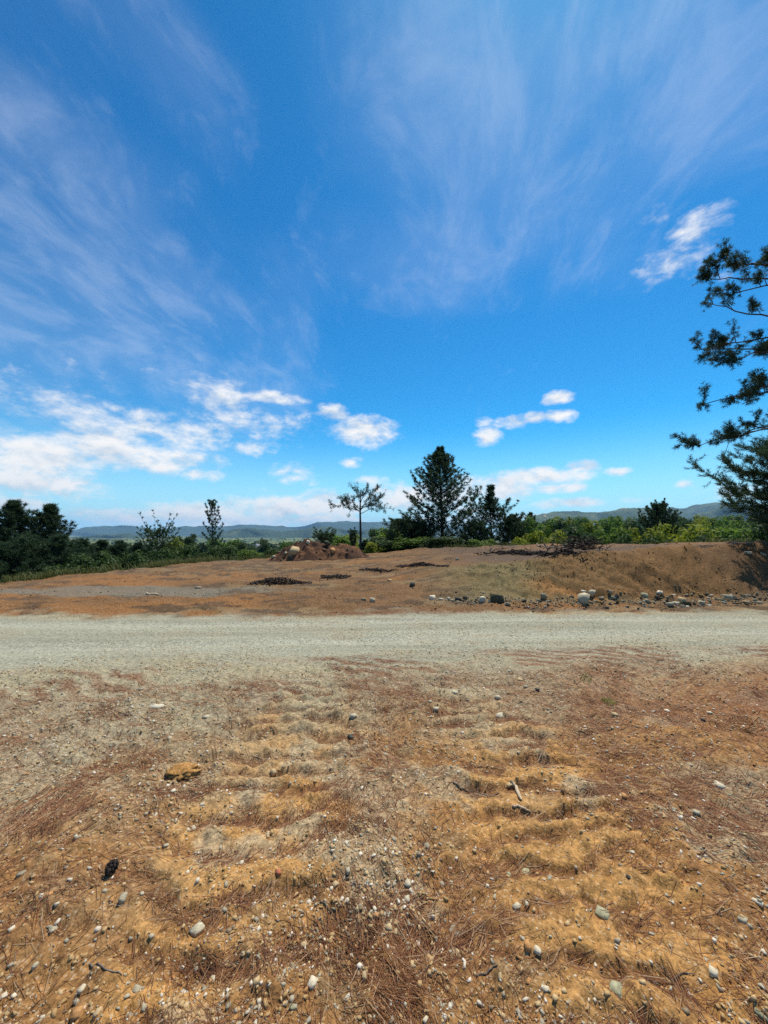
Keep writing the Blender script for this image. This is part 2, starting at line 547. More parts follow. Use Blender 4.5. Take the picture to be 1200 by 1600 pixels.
class Tubes:
    """branches gathered into one mesh"""
    def __init__(s): s.V, s.F, s.n = [], [], 0

    def add(s, P, R, k=5):
        P = np.asarray(P, float); n = len(P)
        R = np.asarray(R, float)
        T = np.gradient(P, axis=0)
        T /= np.linalg.norm(T, axis=1)[:, None] + 1e-9
        ref = np.array([0, 0, 1.0]) if abs(T[0][2]) < 0.9 else np.array([1.0, 0, 0])
        X = np.cross(T, ref); X /= np.linalg.norm(X, axis=1)[:, None] + 1e-9
        Y = np.cross(T, X)
        a = np.arange(k) * 2 * math.pi / k
        ring = P[:, None, :] + R[:, None, None] * (np.cos(a)[None, :, None] * X[:, None, :] + np.sin(a)[None, :, None] * Y[:, None, :])
        s.V.append(ring.reshape(-1, 3))
        i = np.arange(n - 1)[:, None] * k; j = np.arange(k)[None, :]; j2 = (j + 1) % k
        s.F.append(np.stack([i + j, i + j2, i + k + j2, i + k + j], -1).reshape(-1, 4) + s.n)
        s.n += n * k

    def build(s, name, mat, parent=None, smooth=True):
        return mesh_obj(name, np.concatenate(s.V), np.concatenate(s.F), mat, parent, smooth=smooth)


def ico(sub):
    t = (1 + 5 ** .5) / 2
    V = [(-1, t, 0), (1, t, 0), (-1, -t, 0), (1, -t, 0), (0, -1, t), (0, 1, t), (0, -1, -t), (0, 1, -t), (t, 0, -1), (t, 0, 1), (-t, 0, -1), (-t, 0, 1)]
    F = [(0, 11, 5), (0, 5, 1), (0, 1, 7), (0, 7, 10), (0, 10, 11), (1, 5, 9), (5, 11, 4), (11, 10, 2), (10, 7, 6), (7, 1, 8), (3, 9, 4), (3, 4, 2), (3, 2, 6), (3, 6, 8), (3, 8, 9), (4, 9, 5), (2, 4, 11), (6, 2, 10), (8, 6, 7), (9, 8, 1)]
    V = [np.array(v) / np.linalg.norm(v) for v in V]
    for _ in range(sub):
        mid, G = {}, []

        def m(a, b):
            k = (min(a, b), max(a, b))
            if k not in mid:
                p = V[a] + V[b]
                V.append(p / np.linalg.norm(p)); mid[k] = len(V) - 1
            return mid[k]
        for a, b, c in F:
            ab, bc, ca = m(a, b), m(b, c), m(c, a)
            G += [(a, ab, ca), (b, bc, ab), (c, ca, bc), (ab, bc, ca)]
        F = G
    return np.array(V), np.array(F)


ICO = [ico(0), ico(1), ico(2)]


def rock_shape(rng, sub=1, flat=0.6, cuts=9):
    """a broken stone: the hull of a few points, so it has edges and facets"""
    c = np.array([(a, b, d) for a in (-1, 1) for b in (-1, 1) for d in (-1, 1)], float)
    if sub == 0: c = c[rng.permutation(8)[:7]]
    P = c * rng.uniform(0.62, 1.0, c.shape) * np.array([1, rng.uniform(.55, .95), flat * rng.uniform(.8, 1.2)])
    if sub: P = np.vstack([P, rng.normal(0, .62, (5, 3)) * np.array([1, .8, flat])])
    ca = rng.uniform(0, 3.14)
    P = P @ np.array([[math.cos(ca), math.sin(ca), 0], [-math.sin(ca), math.cos(ca), 0], [0, 0, 1]])
    bm = bmesh.new()
    for p in P: bm.verts.new(p)
    r = bmesh.ops.convex_hull(bm, input=bm.verts[:])
    bmesh.ops.delete(bm, geom=[v for v in bm.verts if not v.link_faces], context='VERTS')
    bmesh.ops.triangulate(bm, faces=bm.faces[:])
    bmesh.ops.recalc_face_normals(bm, faces=bm.faces[:])
    bm.verts.index_update()
    V = np.array([v.co[:] for v in bm.verts]); F = np.array([[v.index for v in f.verts] for f in bm.faces])
    bm.free()
    return V / np.abs(V[:, :2]).max(), F


def rot_z(V, a):
    c, s = math.cos(a), math.sin(a)
    return V @ np.array([[c, s, 0], [-s, c, 0], [0, 0, 1]])


# ------------------------------------------------------------------ materials
def new_mat(name):
    m = bpy.data.materials.new(name)
    m.use_nodes = True
    E.tree = m.node_tree
    b = m.node_tree.nodes['Principled BSDF']
    b.inputs['Roughness'].default_value = 0.9
    b.inputs['Specular IOR Level'].default_value = 0.1
    return m, b


def tcoord(which='Object'):
    return E.tree.nodes.new('ShaderNodeTexCoord').outputs[which]


def bump(b, h, dist, strength=1.0, prev=None):
    n = E.tree.nodes.new('ShaderNodeBump')
    n.inputs['Distance'].default_value = dist
    n.inputs['Strength'].default_value = strength
    E.tree.links.new(h.s, n.inputs['Height'])
    if prev: E.tree.links.new(prev, n.inputs['Normal'])
    E.tree.links.new(n.outputs[0], b.inputs['Normal'])
    return n.outputs[0]


def scale_rgb(col, f):
    """multiply a colour socket by a value"""
    n = E.tree.nodes.new('ShaderNodeVectorMath')
    n.operation = 'SCALE'
    E.tree.links.new(col, n.inputs[0])
    E.tree.links.new(f.s, n.inputs['Scale'])
    return n.outputs[0]


def mat_ground():
    m, b = new_mat('bare_earth')
    at_ = E.tree.nodes.new('ShaderNodeAttribute'); at_.attribute_name = 'soil'
    p = tcoord()
    g1 = tex_noise(p, 26, 5, 0.65)
    g2 = tex_noise(p, 130, 4, 0.65)
    vor = E.tree.nodes.new('ShaderNodeTexVoronoi')
    vor.inputs['Scale'].default_value = 75
    E.tree.links.new(p, vor.inputs['Vector'])
    sep = E.tree.nodes.new('ShaderNodeSeparateColor')
    E.tree.links.new(vor.outputs['Color'], sep.inputs[0])
    rnd = E(sep.outputs[0])
    f = ((g1 - 0.5) * 2.0 + (g2 - 0.5) * 1.3 + 1.0).max(0.25)
    c = scale_rgb(at_.outputs['Color'], f * (0.75 + rnd * 0.5))
    chip = rnd.step(0.80, 0.86) * (1 - E(vor.outputs['Distance']).step(0.25, 0.5)) * 0.5
    c = mix_rgb(chip, c, (0.42, 0.37, 0.27))
    E.tree.links.new(c, b.inputs['Base Color'])
    h = g1 * 0.7 + g2 * 0.45 - E(vor.outputs['Distance']) * 0.25
    bump(b, h, 0.009, 1.0)
    b.inputs['Specular IOR Level'].default_value = 0.12
    return m


def mat_attr(name, lo=0.7, hi=1.3, scale=80, rough=0.9, bd=0.002):
    m, b = new_mat(name)
    at_ = E.tree.nodes.new('ShaderNodeAttribute'); at_.attribute_name = 'soil'
    p = tcoord()
    n = tex_noise(p, scale, 4, 0.6)
    E.tree.links.new(scale_rgb(at_.outputs['Color'], lo + (hi - lo) * n), b.inputs['Base Color'])
    bump(b, n, bd)
    b.inputs['Roughness'].default_value = rough
    return m


def mat_plain(name, c1, c2, scale=20, detail=5, rough=0.9, bd=0.005, spread=0.0):
    """two colours mottled; spread: how much objects sharing it differ in brightness"""
    m, b = new_mat(name)
    p = tcoord()
    n = tex_noise(p, scale, detail, 0.6)
    c = mix_rgb(n.step(0.3, 0.7), c1, c2)
    if spread:
        oi = E.tree.nodes.new('ShaderNodeObjectInfo')
        c = scale_rgb(c, 1 - spread + E(oi.outputs['Random']) * (2 * spread))
    E.tree.links.new(c, b.inputs['Base Color'])
    if bd: bump(b, n, bd)
    b.inputs['Roughness'].default_value = rough
    return m


def mat_leaf(name, c1, c2, trans=0.25, spread=0.15, scale=0.8):
    """thin leaves: colour varies over the crown, some light comes through"""
    m, b = new_mat(name)
    geo = E.tree.nodes.new('ShaderNodeNewGeometry')
    n = tex_noise(tcoord(), scale, 3, 0.6)
    oi = E.tree.nodes.new('ShaderNodeObjectInfo')
    c = mix_rgb((n * 0.6 + E(geo.outputs['Random Per Island']) * 0.6 - 0.1), c1, c2)
    c = scale_rgb(c, 1 - spread + E(oi.outputs['Random']) * (2 * spread))
    E.tree.links.new(c, b.inputs['Base Color'])
    b.inputs['Roughness'].default_value = 0.65
    b.inputs['Specular IOR Level'].default_value = 0.2
    t = E.tree.nodes.new('ShaderNodeBsdfTranslucent')
    E.tree.links.new(c, t.inputs['Color'])
    mx = E.tree.nodes.new('ShaderNodeMixShader')
    mx.inputs[0].default_value = trans
    E.tree.links.new(b.outputs[0], mx.inputs[1]); E.tree.links.new(t.outputs[0], mx.inputs[2])
    E.tree.links.new(mx.outputs[0], m.node_tree.nodes['Material Output'].inputs['Surface'])
    return m


M = {}
M['ground'] = mat_ground()
M['gravel'] = mat_attr('gravel_stone', 0.72, 1.28, 120)
M['needle_litter'] = mat_attr('dry_needles', 0.85, 1.15, 30, 0.7, 0.0)
M['bark'] = mat_plain('pine_bark', (0.045, 0.030, 0.022), (0.11, 0.075, 0.055), 18, bd=0.01)
M['twig_dead'] = mat_plain('weathered_wood', (0.085, 0.066, 0.052), (0.20, 0.165, 0.13), 25, bd=0.004, spread=0.3)
M['brush'] = mat_plain('charred_brushwood', (0.020, 0.015, 0.013), (0.075, 0.055, 0.044), 14, bd=0.004, spread=0.45)
M['log'] = mat_plain('bleached_wood', (0.36, 0.28, 0.18), (0.56, 0.46, 0.32), 14, bd=0.004)
M['pine'] = mat_leaf('pine_needles', (0.022, 0.046, 0.024), (0.060, 0.098, 0.040), 0.32)
M['pine_far'] = mat_leaf('pine_needles_young', (0.024, 0.052, 0.026), (0.066, 0.105, 0.038), 0.3)
M['leaf_dark'] = mat_leaf('dark_leaves', (0.026, 0.056, 0.016), (0.070, 0.115, 0.028), 0.4)
M['leaf_mid'] = mat_leaf('green_leaves', (0.060, 0.125, 0.018), (0.165, 0.245, 0.034), 0.45)
M['leaf_yellow'] = mat_leaf('yellow_green_leaves', (0.14, 0.18, 0.014), (0.30, 0.32, 0.030), 0.45)
M['grass'] = mat_leaf('grass_blades', (0.070, 0.090, 0.022), (0.150, 0.150, 0.045), 0.3, 0, 0.5)
M['grass_fresh'] = mat_leaf('fresh_grass', (0.15, 0.20, 0.03), (0.30, 0.32, 0.06), 0.35, 0, 3)
STONE = {
    'white': ((0.54, 0.47, 0.34), (0.70, 0.62, 0.46)), 'pale grey': ((0.33, 0.285, 0.195), (0.50, 0.44, 0.31)),
    'grey': ((0.22, 0.19, 0.13), (0.34, 0.295, 0.205)), 'grey-green': ((0.225, 0.215, 0.13), (0.37, 0.35, 0.22)),
    'tan': ((0.36, 0.25, 0.13), (0.50, 0.38, 0.22)), 'orange-brown': ((0.40, 0.19, 0.07), (0.52, 0.29, 0.12)),
    'brick-red': ((0.34, 0.10, 0.05), (0.45, 0.17, 0.09)), 'dark': ((0.035, 0.034, 0.03), (0.10, 0.095, 0.08)),
    'mossy dark': ((0.030, 0.030, 0.022), (0.14, 0.135, 0.085)), 'cream': ((0.46, 0.39, 0.27), (0.60, 0.52, 0.38)),
}
SM = {k: mat_plain(k.replace(' ', '_') + '_stone', a, b_, 45, bd=0.006, spread=0.12) for k, (a, b_) in STONE.items()}

# ------------------------------------------------------------------ the ground sheet
def build_ground():
    az_f = np.linspace(math.radians(-61), math.radians(61), 600)
    az_b = np.linspace(math.radians(61), math.radians(299), 60)[1:-1]
    az = np.concatenate([az_f, az_b])
    r = np.concatenate([np.geomspace(0.8, 12.5, 480), np.geomspace(12.5, 70, 110)[1:], np.geomspace(70, 12000, 60)[1:]])
    na, nr = len(az), len(r)
    X = (r[:, None] * np.sin(az)[None, :]).ravel()
    Y = (r[:, None] * np.cos(az)[None, :]).ravel()
    Z = zf(X, Y)
    V = np.stack([X, Y, Z], 1)
    i = np.arange(nr - 1)[:, None] * na; j = np.arange(na)[None, :]; j2 = (j + 1) % na
    F = np.stack([i + j, i + na + j, i + na + j2, i + j2], -1).reshape(-1, 4)
    # close the hole under the photographer's feet
    V = np.vstack([V, [[0, 0, z1(0, 0)]]])
    c = len(V) - 1
    jj = np.arange(na)
    F2 = np.stack([jj, (jj + 1) % na, np.full(na, c)], 1)[:, ::-1]
    F2 = np.stack([np.full(na, c), jj, (jj + 1) % na], 1)
    o = mesh_obj('ground', V, F, M['ground'], None, soil_rgb(V[:, 0], V[:, 1]), True, F2)
    tag(o, kind='structure')


build_ground()


# ------------------------------------------------------------------ hills on the horizon
def hill_range(name, D, depth, prof, mat, seed, rough=0.2, v_base=846, nz=34):
    """a ridge D metres away whose skyline passes through the pixels prof = [(u, v), ...]"""
    us = np.array([p[0] for p in prof], float); vs = np.array([p[1] for p in prof], float) - (5 if prof[0][0] < 500 else 2)
    u = np.linspace(us[0], us[-1], 260)
    v = np.interp(u, us, vs)
    k = np.ones(9) / 9
    v = np.convolve(np.pad(v, 4, mode='edge'), k, 'valid') + 2.2 * fbm(u * 0.045, u * 0 + seed, 4, seed + 60, 0.6)
    x0 = D * (u - 600) / FPX
    zt = np.array([top_z(q, D) for q in v])
    zb = -95.0
    s = np.linspace(0, 1, nz)
    X, Y, Z = [], [], []
    for q in s:
        # q = 0 at the foot facing us, 0.6 at the crest, 1 at the foot behind
        yy = D + (q - 0.6) * depth + 0.10 * depth * fbm(x0 / depth * 3 + q, x0 * 0 + q * 3, 2, seed + 3)
        xx = x0 * (yy / D)
        prof_q = sstep(0, 0.6, q) if q <= 0.6 else sstep(1.0, 0.6, q)
        spur = fbm(xx / depth * 5, yy / depth * 2.2, 4, seed, 0.55)
        hgt = (zt - zb) * np.clip(prof_q * (1 - 0.28 * (1 - prof_q)) + rough * spur * prof_q * (1.15 - prof_q) * 2.2, 0, None)
        X.append(xx); Y.append(yy); Z.append(zb + hgt)
    V = np.stack([np.array(X).ravel(), np.array(Y).ravel(), np.array(Z).ravel()], 1)
    n = len(u)
    i = np.arange(nz - 1)[:, None] * n; j = np.arange(n - 1)[None, :]
    F = np.stack([i + j, i + j + 1, i + n + j + 1, i + n + j], -1).reshape(-1, 4)
    o = mesh_obj(name, V, F, mat, None, None, True)
    tag(o, kind='structure')
    return o


def mat_hill(name, wood, field, bare, scale, bias=0.0):
    m, b = new_mat(name)
    p = tcoord()
    n1 = tex_noise(p, scale, 6, 0.62)
    n2 = tex_noise(p, scale * 4.2, 5, 0.65)
    n3 = tex_noise(p, scale * 22, 3, 0.6)
    c = mix_rgb((n1 * 0.6 + n2 * 0.4).step(0.46 + bias, 0.56 + bias), wood, field)
    c = mix_rgb((n2 * 0.65 + n1 * 0.35).step(0.60, 0.66), c, bare)
    c = scale_rgb(c, 0.55 + n3 * 0.9)
    E.tree.links.new(c, b.inputs['Base Color'])
    bump(b, n3, 12.0, 0.8)
    return m


hill_near = mat_hill('hill_woods_and_pasture', (0.026, 0.046, 0.022), (0.075, 0.10, 0.045), (0.40, 0.29, 0.18), 0.0022)
hill_far = mat_hill('far_hill_woods', (0.03, 0.05, 0.025), (0.055, 0.08, 0.035), (0.12, 0.12, 0.07), 0.0010, 0.05)
hill_range('hills', 3600, 900, [(790, 822), (830, 812), (862, 801), (900, 800), (935, 803), (965, 799), (995, 795), (1020, 797), (1045, 803), (1075, 808), (1130, 815), (1300, 822), (1500, 834)], hill_near, 1)
hill_range('hills', 4600, 1300, [(960, 818), (1010, 803), (1050, 794), (1090, 789), (1125, 784), (1150, 786), (1180, 792), (1220, 790), (1300, 796), (1420, 806), (1600, 800), (1800, 812), (2200, 850)], hill_near, 2)
hill_range('hills', 3000, 700, [(1000, 826), (1070, 814), (1110, 800), (1140, 791), (1175, 795), (1210, 799), (1290, 803), (1400, 815), (1550, 834)], hill_near, 3)
hill_range('hills', 4300, 900, [(280, 848), (310, 842), (340, 836), (370, 831), (390, 829), (410, 833), (440, 835), (475, 829), (510, 827), (545, 832), (600, 831), (680, 834), (760, 840)], hill_far, 4)
hill_range('hills', 4000, 800, [(-160, 838), (0, 840), (60, 843), (110, 844), (155, 839), (190, 838), (220, 842), (260, 846), (310, 852)], hill_far, 5)
hill_range('hills', 8200, 1800, [(-1000, 850), (-600, 834), (-260, 832), (-60, 830), (40, 836), (110, 834), (150, 828), (190, 825), (220, 830), (270, 831), (310, 825), (350, 828), (395, 823), (430, 828), (470, 831), (490, 822), (525, 818), (560, 822), (600, 817), (680, 826), (760, 832)], hill_far, 6)


# ------------------------------------------------------------------ loose stones that can be told apart
def stone(u, v, wpx, colour, flat=0.55, aspect=1.0, seed=0, sink=0.42, sub=1):
    rng = np.random.default_rng(seed + 1000)
    p = at(u, v)
    if flat < .4: sink = max(sink, .55)
    fwd = p[1]
    half = 0.43 * wpx / FPX * (fwd * math.cos(PITCH) + (p[2] - EYE) * math.sin(PITCH))
    V, F = rock_shape(rng, sub, flat)
    V[:, 1] *= 1 / aspect if aspect > 1 else 1
    V = rot_z(V, rng.uniform(-0.45, 0.45)) * half
    zmin = V[:, 2].min(); h = V[:, 2].max() - zmin
    o = mesh_obj('stone', V, F, SM[colour])
    o.location = (p[0], p[1], p[2] - zmin - sink * h)
    return o


LAND = [(173, 1361, 'the dark pine cone'), (244, 1104, 'the long white slab'), (435, 1364, 'the brick-red stone'), (806, 1238, 'the peeled broken stick'),
        (952, 1094, 'the bright grass tuft'), (975, 1245, 'the orange stone'), (963, 1550, 'the broad pale slab'), (607, 1452, 'the blocky yellowish stone'),
        (287, 1207, 'the crumbling ochre clod'), (710, 1082, 'the pale slab by the road edge'), (120, 1588, 'the bottom left corner stones'), (1190, 1560, 'the bottom right corner')]
SEEN = {}


def stone_label(u, v, w, colour, word):
    best = sorted(LAND, key=lambda l: math.hypot(l[0] - u, (l[1] - v) * 1.3))
    best = [l for l in best if math.hypot(l[0] - u, l[1] - v) > 8]
    for ln in best[:5]:
        dx_, dy_ = u - ln[0], v - ln[1]
        dd = math.hypot(dx_, dy_)
        far = 'just' if dd < 60 else ('a little way' if dd < 130 else 'some way')
        if abs(dx_) > 1.6 * abs(dy_): w_ = 'left of' if dx_ < 0 else 'right of'
        elif abs(dy_) > 1.6 * abs(dx_): w_ = 'in front of' if dy_ > 0 else 'behind'
        else: w_ = ('front left of' if dx_ < 0 else 'front right of') if dy_ > 0 else ('back left of' if dx_ < 0 else 'back right of')
        t = f'{word} {colour} stone {far} {w_} {ln[2]}'
        if t not in SEEN:
            SEEN[t] = 1
            return t
    return t + ' among needles'


FORE = [  # u, v, width px, colour, flatness
    (220, 1078, 11, 'grey', .5), (270, 1237, 12, 'white', .7), (316, 1258, 9, 'cream', .7), (302, 1295, 12, 'cream', .7), (142, 1123, 14, 'pale grey', .4), (115, 1220, 12, 'cream', .5),
    (322, 1121, 13, 'pale grey', .4), (265, 1154, 10, 'pale grey', .6), (681, 1108, 12, 'cream', .6), (777, 1093, 10, 'pale grey', .8), (672, 1097, 9, 'pale grey', .6),
    (427, 1208, 13, 'tan', .9), (547, 1283, 11, 'pale grey', .8), (552, 1119, 14, 'pale grey', .4), (780, 1118, 18, 'cream', .35), (547, 1152, 13, 'dark', .6), (637, 1213, 9, 'grey', .7),
    (433, 1245, 9, 'pale grey', .7), (795, 1227, 12, 'tan', .5), (812, 1063, 12, 'tan', .5), (822, 1073, 12, 'pale grey', .5), (840, 1079, 9, 'dark', .8), (1093, 1071, 12, 'pale grey', .45), (1042, 1112, 11, 'white', .6),
    (1108, 1114, 10, 'white', .5), (961, 1118, 11, 'tan', .6), (1123, 1228, 24, 'cream', .35), (1053, 1242, 14, 'cream', .5), (1088, 1271, 12, 'pale grey', .7), (1116, 1209, 10, 'white', .7), (1098, 1125, 9, 'dark', .7),
    (260, 1322, 16, 'pale grey', .6), (293, 1364, 8, 'white', .9), (78, 1397, 12, 'orange-brown', .5), (192, 1406, 18, 'grey', .6), (175, 1407, 10, 'orange-brown', .8), (33, 1367, 16, 'grey', .6), (308, 1457, 24, 'pale grey', .55),
    (18, 1452, 11, 'white', .6), (83, 1453, 19, 'pale grey', .35), (55, 1511, 11, 'pale grey', .8), (15, 1528, 13, 'pale grey', .8), (6, 1558, 14, 'white', .5), (22, 1557, 12, 'white', .8), (153, 1583, 18, 'tan', .6),
    (128, 1547, 13, 'cream', .6), (357, 1573, 13, 'grey', .6), (292, 1527, 9, 'cream', .8), (377, 1350, 12, 'cream', .7), (222, 1397, 8, 'cream', .9), (213, 1547, 18, 'pale grey', .35), (543, 1362, 11, 'pale grey', .8), (524, 1383, 15, 'tan', .7),
    (543, 1408, 11, 'cream', .8), (637, 1383, 15, 'pale grey', .7), (636, 1407, 12, 'pale grey', .8), (618, 1458, 13, 'tan', .7), (549, 1495, 12, 'cream', .7), (638, 1483, 11, 'grey', .8), (488, 1538, 22, 'cream', .7),
    (475, 1477, 14, 'tan', .6), (570, 1528, 13, 'tan', .6), (782, 1527, 16, 'tan', .6), (712, 1492, 34, 'tan', .2), (712, 1455, 26, 'grey', .2), (667, 1323, 14, 'grey', .5), (585, 1421, 9, 'white', .7), (665, 1595, 12, 'cream', .7),
    (455, 1575, 16, 'grey-green', .6), (795, 1368, 9, 'grey-green', 1.0), (820, 1363, 24, 'grey-green', .3), (823, 1415, 12, 'pale grey', .8), (807, 1419, 16, 'cream', .7), (824, 1480, 15, 'orange-brown', .8), (826, 1535, 12, 'orange-brown', .7),
    (982, 1372, 9, 'dark', .7), (943, 1428, 34, 'grey-green', .25), (1120, 1467, 10, 'pale grey', .7), (1160, 1437, 16, 'pale grey', .5), (1183, 1410, 22, 'cream', .35), (1115, 1520, 20, 'cream', .4), (1190, 1587, 22, 'grey-green', .4),
    (1030, 1355, 10, 'pale grey', .6), (840, 1487, 15, 'cream', .5), (853, 1547, 11, 'cream', .7), (988, 1333, 9, 'white', .6), (1050, 1410, 9, 'cream', .6),
]
SPECIAL = [
    (244, 1104, 27, 'white', .22, 'flat white slab of stone lying on the grey gravel', 1.0), (435, 1364, 13, 'brick-red', .8, 'small brick-red stone, the only red one on the ground', 1.0),
    (710, 1082, 18, 'pale grey', .35, 'pale grey flat stone among rubble near the road edge', 1.0), (975, 1245, 13, 'orange-brown', .6, 'bright orange stone alone among brown pine needles', 1.0),
    (963, 1550, 38, 'grey-green', .25, 'broad pale greenish slab bedded beside a rusty patch of earth', 1.0), (607, 1452, 15, 'tan', 1.0, 'blocky yellowish stone casting a dark shadow in the middle of the soil', 1.0),
    (120, 1588, 18, 'orange-brown', .9, 'orange-brown upright stone at the bottom left corner of the ground', 1.0),
]
FG = 'loose stones in the foreground soil'
for i, (u, v, w, c, fl, lab, asp) in enumerate(SPECIAL):
    tag(stone(u, v, w, c, fl, asp, i), lab, 'stone', FG)
for i, (u, v, w, c, fl) in enumerate(FORE):
    word = 'flat' if fl < .45 else ('tiny' if w < 10 else ('small' if w < 15 else 'angular'))
    tag(stone(u, v, w, c, fl, 1.0, 50 + i), stone_label(u, v, w, c, word), 'stone', FG)

TOE = [
    (568, 936, 10, 'grey-green', .7, 'greenish stone, the smaller of the lone pair across the road'), (582, 937, 12, 'pale grey', .8, 'rounded bluish grey stone, the larger of the lone pair across the road'),
    (676, 934, 13, 'white', .8, 'white stone heading the short row at the road\'s far edge'), (689, 936, 10, 'pale grey', .5, 'thin grey stone second in the short row of stones'), (700, 935, 9, 'white', .6, 'small white stone in the middle of the short row'),
    (708, 938, 12, 'grey', .4, 'flat purplish grey stone at the front of the short row'), (716, 935, 15, 'dark', .7, 'dark stone wedged in the short row of stones'), (727, 933, 14, 'mossy dark', .7, 'mossy dark stone ending the short row'),
    (754, 937, 17, 'cream', .8, 'cream rounded stone beside the dark mossy boulder'), (777, 935, 26, 'mossy dark', .8, 'dark mossy boulder at the foot of the khaki bank'), (794, 943, 13, 'grey', .6, 'grey stone just in front of the dark mossy boulder'),
    (850, 931, 12, 'grey', .9, 'dark grey stone standing in rubble between mossy boulder and big pale rock'), (912, 935, 23, 'pale grey', 1.05, 'largest pale angular rock at the foot of the bank'), (925, 927, 18, 'pale grey', .7, 'pale wedge of rock leaning behind the largest pale rock'),
    (912, 924, 11, 'white', .5, 'white chip of rock atop the largest pale rock\'s back'), (940, 934, 11, 'pale grey', .5, 'slanted pale stone right of the largest pale rock'), (952, 925, 11, 'grey', .6, 'grey stone up the bank right of the pale wedge'),
    (957, 932, 15, 'grey-green', .6, 'greenish boulder in the middle of the rubble strip'), (1006, 930, 15, 'grey-green', .9, 'upright grey-green rock below the orange scar'), (1012, 939, 12, 'grey', .5, 'flat grey stone in front of the upright grey-green rock'),
    (1030, 925, 12, 'white', .7, 'white-topped stone above the rubble strip'), (1026, 933, 10, 'dark', .8, 'dark stone beneath the white-topped stone'), (1052, 929, 14, 'cream', .3, 'thin cream slab lying on the bank foot'),
    (1046, 944, 13, 'pale grey', .7, 'pale grey stone at the road side of the rubble'), (1056, 942, 11, 'white', .5, 'tilted white stone over a dark hollow'), (1066, 938, 17, 'tan', .7, 'olive tan boulder half buried in the rubble'),
    (1072, 947, 12, 'white', .35, 'flat white stone lying on the road verge'), (1097, 941, 12, 'pale grey', .8, 'knobbly pale stone between tan boulder and white dome'), (1137, 932, 18, 'pale grey', .65, 'white-domed rock alone on the bank foot'),
    (1128, 937, 11, 'grey', .4, 'flat grey stone under the white-domed rock'), (1165, 941, 12, 'tan', .6, 'tan stone right of the white-domed rock'), (1180, 938, 9, 'grey', .7, 'grey stone near the end of the rubble strip'), (1187, 942, 9, 'pale grey', .6, 'pale stone last in the rubble strip'),
    (645, 913, 16, 'dark', .6, 'dark rock on the brown slope above the short row'), (608, 906, 11, 'tan', .4, 'flat tan stone on the brown scraped ground'), (1193, 866, 11, 'grey', .6, 'grey stone at the crest of the bank below the pine'),
    (1170, 864, 10, 'cream', .6, 'cream stone on the crest of the bank'), (715, 873, 9, 'white', .5, 'white scrap of stone beside the charred streak'), (310, 917, 11, 'cream', .3, 'pale flat stone on the brown ground left of the dark heap'),
]
for i, (u, v, w, c, fl, lab) in enumerate(TOE):
    tag(stone(u, v + w * fl * 0.25, w, c, fl, 1.0, 300 + i, 0.25, 0 if w < 13 else 1), lab, 'rock' if w > 14 else 'stone', 'rocks along the far side of the road')


# ------------------------------------------------------------------ gravel and chips nobody could count
def scatter(n, az_lim, r0, r1, seed, power=1.0):
    rng = np.random.default_rng(seed)
    az = rng.uniform(-az_lim, az_lim, n)
    r = r0 * (r1 / r0) ** (rng.uniform(0, 1, n) ** power)
    return r * np.sin(az), r * np.cos(az), rng


def chips(name, X, Y, S, C, rng, mat, kinds=7, sub=0, sink=0.40, flat=(0.3, 0.7), zoff=None):
    n = len(X)
    shapes = [rock_shape(rng, sub, rng.uniform(*flat), 6) for _ in range(kinds)]
    which = rng.integers(0, kinds, n)
    Z = zf(X, Y) if zoff is None else zoff
    VV, FF, CC, base = [], [], [], 0
    for k in range(kinds):
        i = np.nonzero(which == k)[0]
        if not len(i): continue
        V, F = shapes[k]
        a = rng.uniform(0, 2 * math.pi, len(i))
        c, s = np.cos(a), np.sin(a)
        st = rng.uniform(0.6, 1.0, len(i))
        vx, vy = V[:, 0][None, :], V[:, 1][None, :] * st[:, None]
        tilt = rng.normal(0, 0.18, (len(i), 2))
        x = (c[:, None] * vx - s[:, None] * vy)
        y = (s[:, None] * vx + c[:, None] * vy)
        z = V[:, 2][None, :] + tilt[:, :1] * x + tilt[:, 1:] * y
        zz = z - z.min(1)[:, None] * (1 - 2 * sink)
        P = np.stack([X[i][:, None] + x * S[i][:, None], Y[i][:, None] + y * S[i][:, None], Z[i][:, None] + zz * S[i][:, None] - 0.05 * S[i][:, None]], -1)
        VV.append(P.reshape(-1, 3))
        FF.append((F[None] + (np.arange(len(i)) * len(V))[:, None, None] + base).reshape(-1, 3))
        CC.append(np.repeat(C[i], len(V), 0))
        base += len(i) * len(V)
    return mesh_obj(name, np.concatenate(VV), np.concatenate(FF), mat, None, np.concatenate(CC))


PAL = np.array([(0.36, 0.25, 0.12), (0.30, 0.20, 0.09), (0.42, 0.31, 0.17), (0.25, 0.245, 0.19), (0.31, 0.30, 0.23), (0.50, 0.46, 0.37), (0.60, 0.56, 0.47), (0.33, 0.17, 0.07), (0.17, 0.15, 0.11), (0.09, 0.08, 0.07)])
X, Y, rng = scatter(84000, math.radians(58), 1.0, 8.2, 201, 0.85)
keep = rng.uniform(0, 1, len(X)) < (0.25 + 0.75 * sstep(-0.2, 0.5, fbm(X * 1.6, Y * 1.6, 3, 203)) ) * (1 - 0.5 * road_w(X, Y)) * (1 - 0.6 * cleat_mask(X, Y)[0])
X, Y = X[keep], Y[keep]
S = np.clip(0.0050 * np.exp(rng.normal(0, 0.55, len(X))) * (0.75 + 0.14 * np.hypot(X, Y)), 0.002, 0.014)
pick = rng.choice(len(PAL), len(X), p=[.21, .15, .18, .11, .12, .09, .04, .06, .03, .01])
soil = soil_rgb(X, Y)
C = PAL[pick] * 0.92 + soil * 0.30
o = chips('gravel', X, Y, S, C, rng, M['gravel'])
tag(o, 'stone chips and grit strewn over the bare foreground soil', 'gravel', kind='stuff')
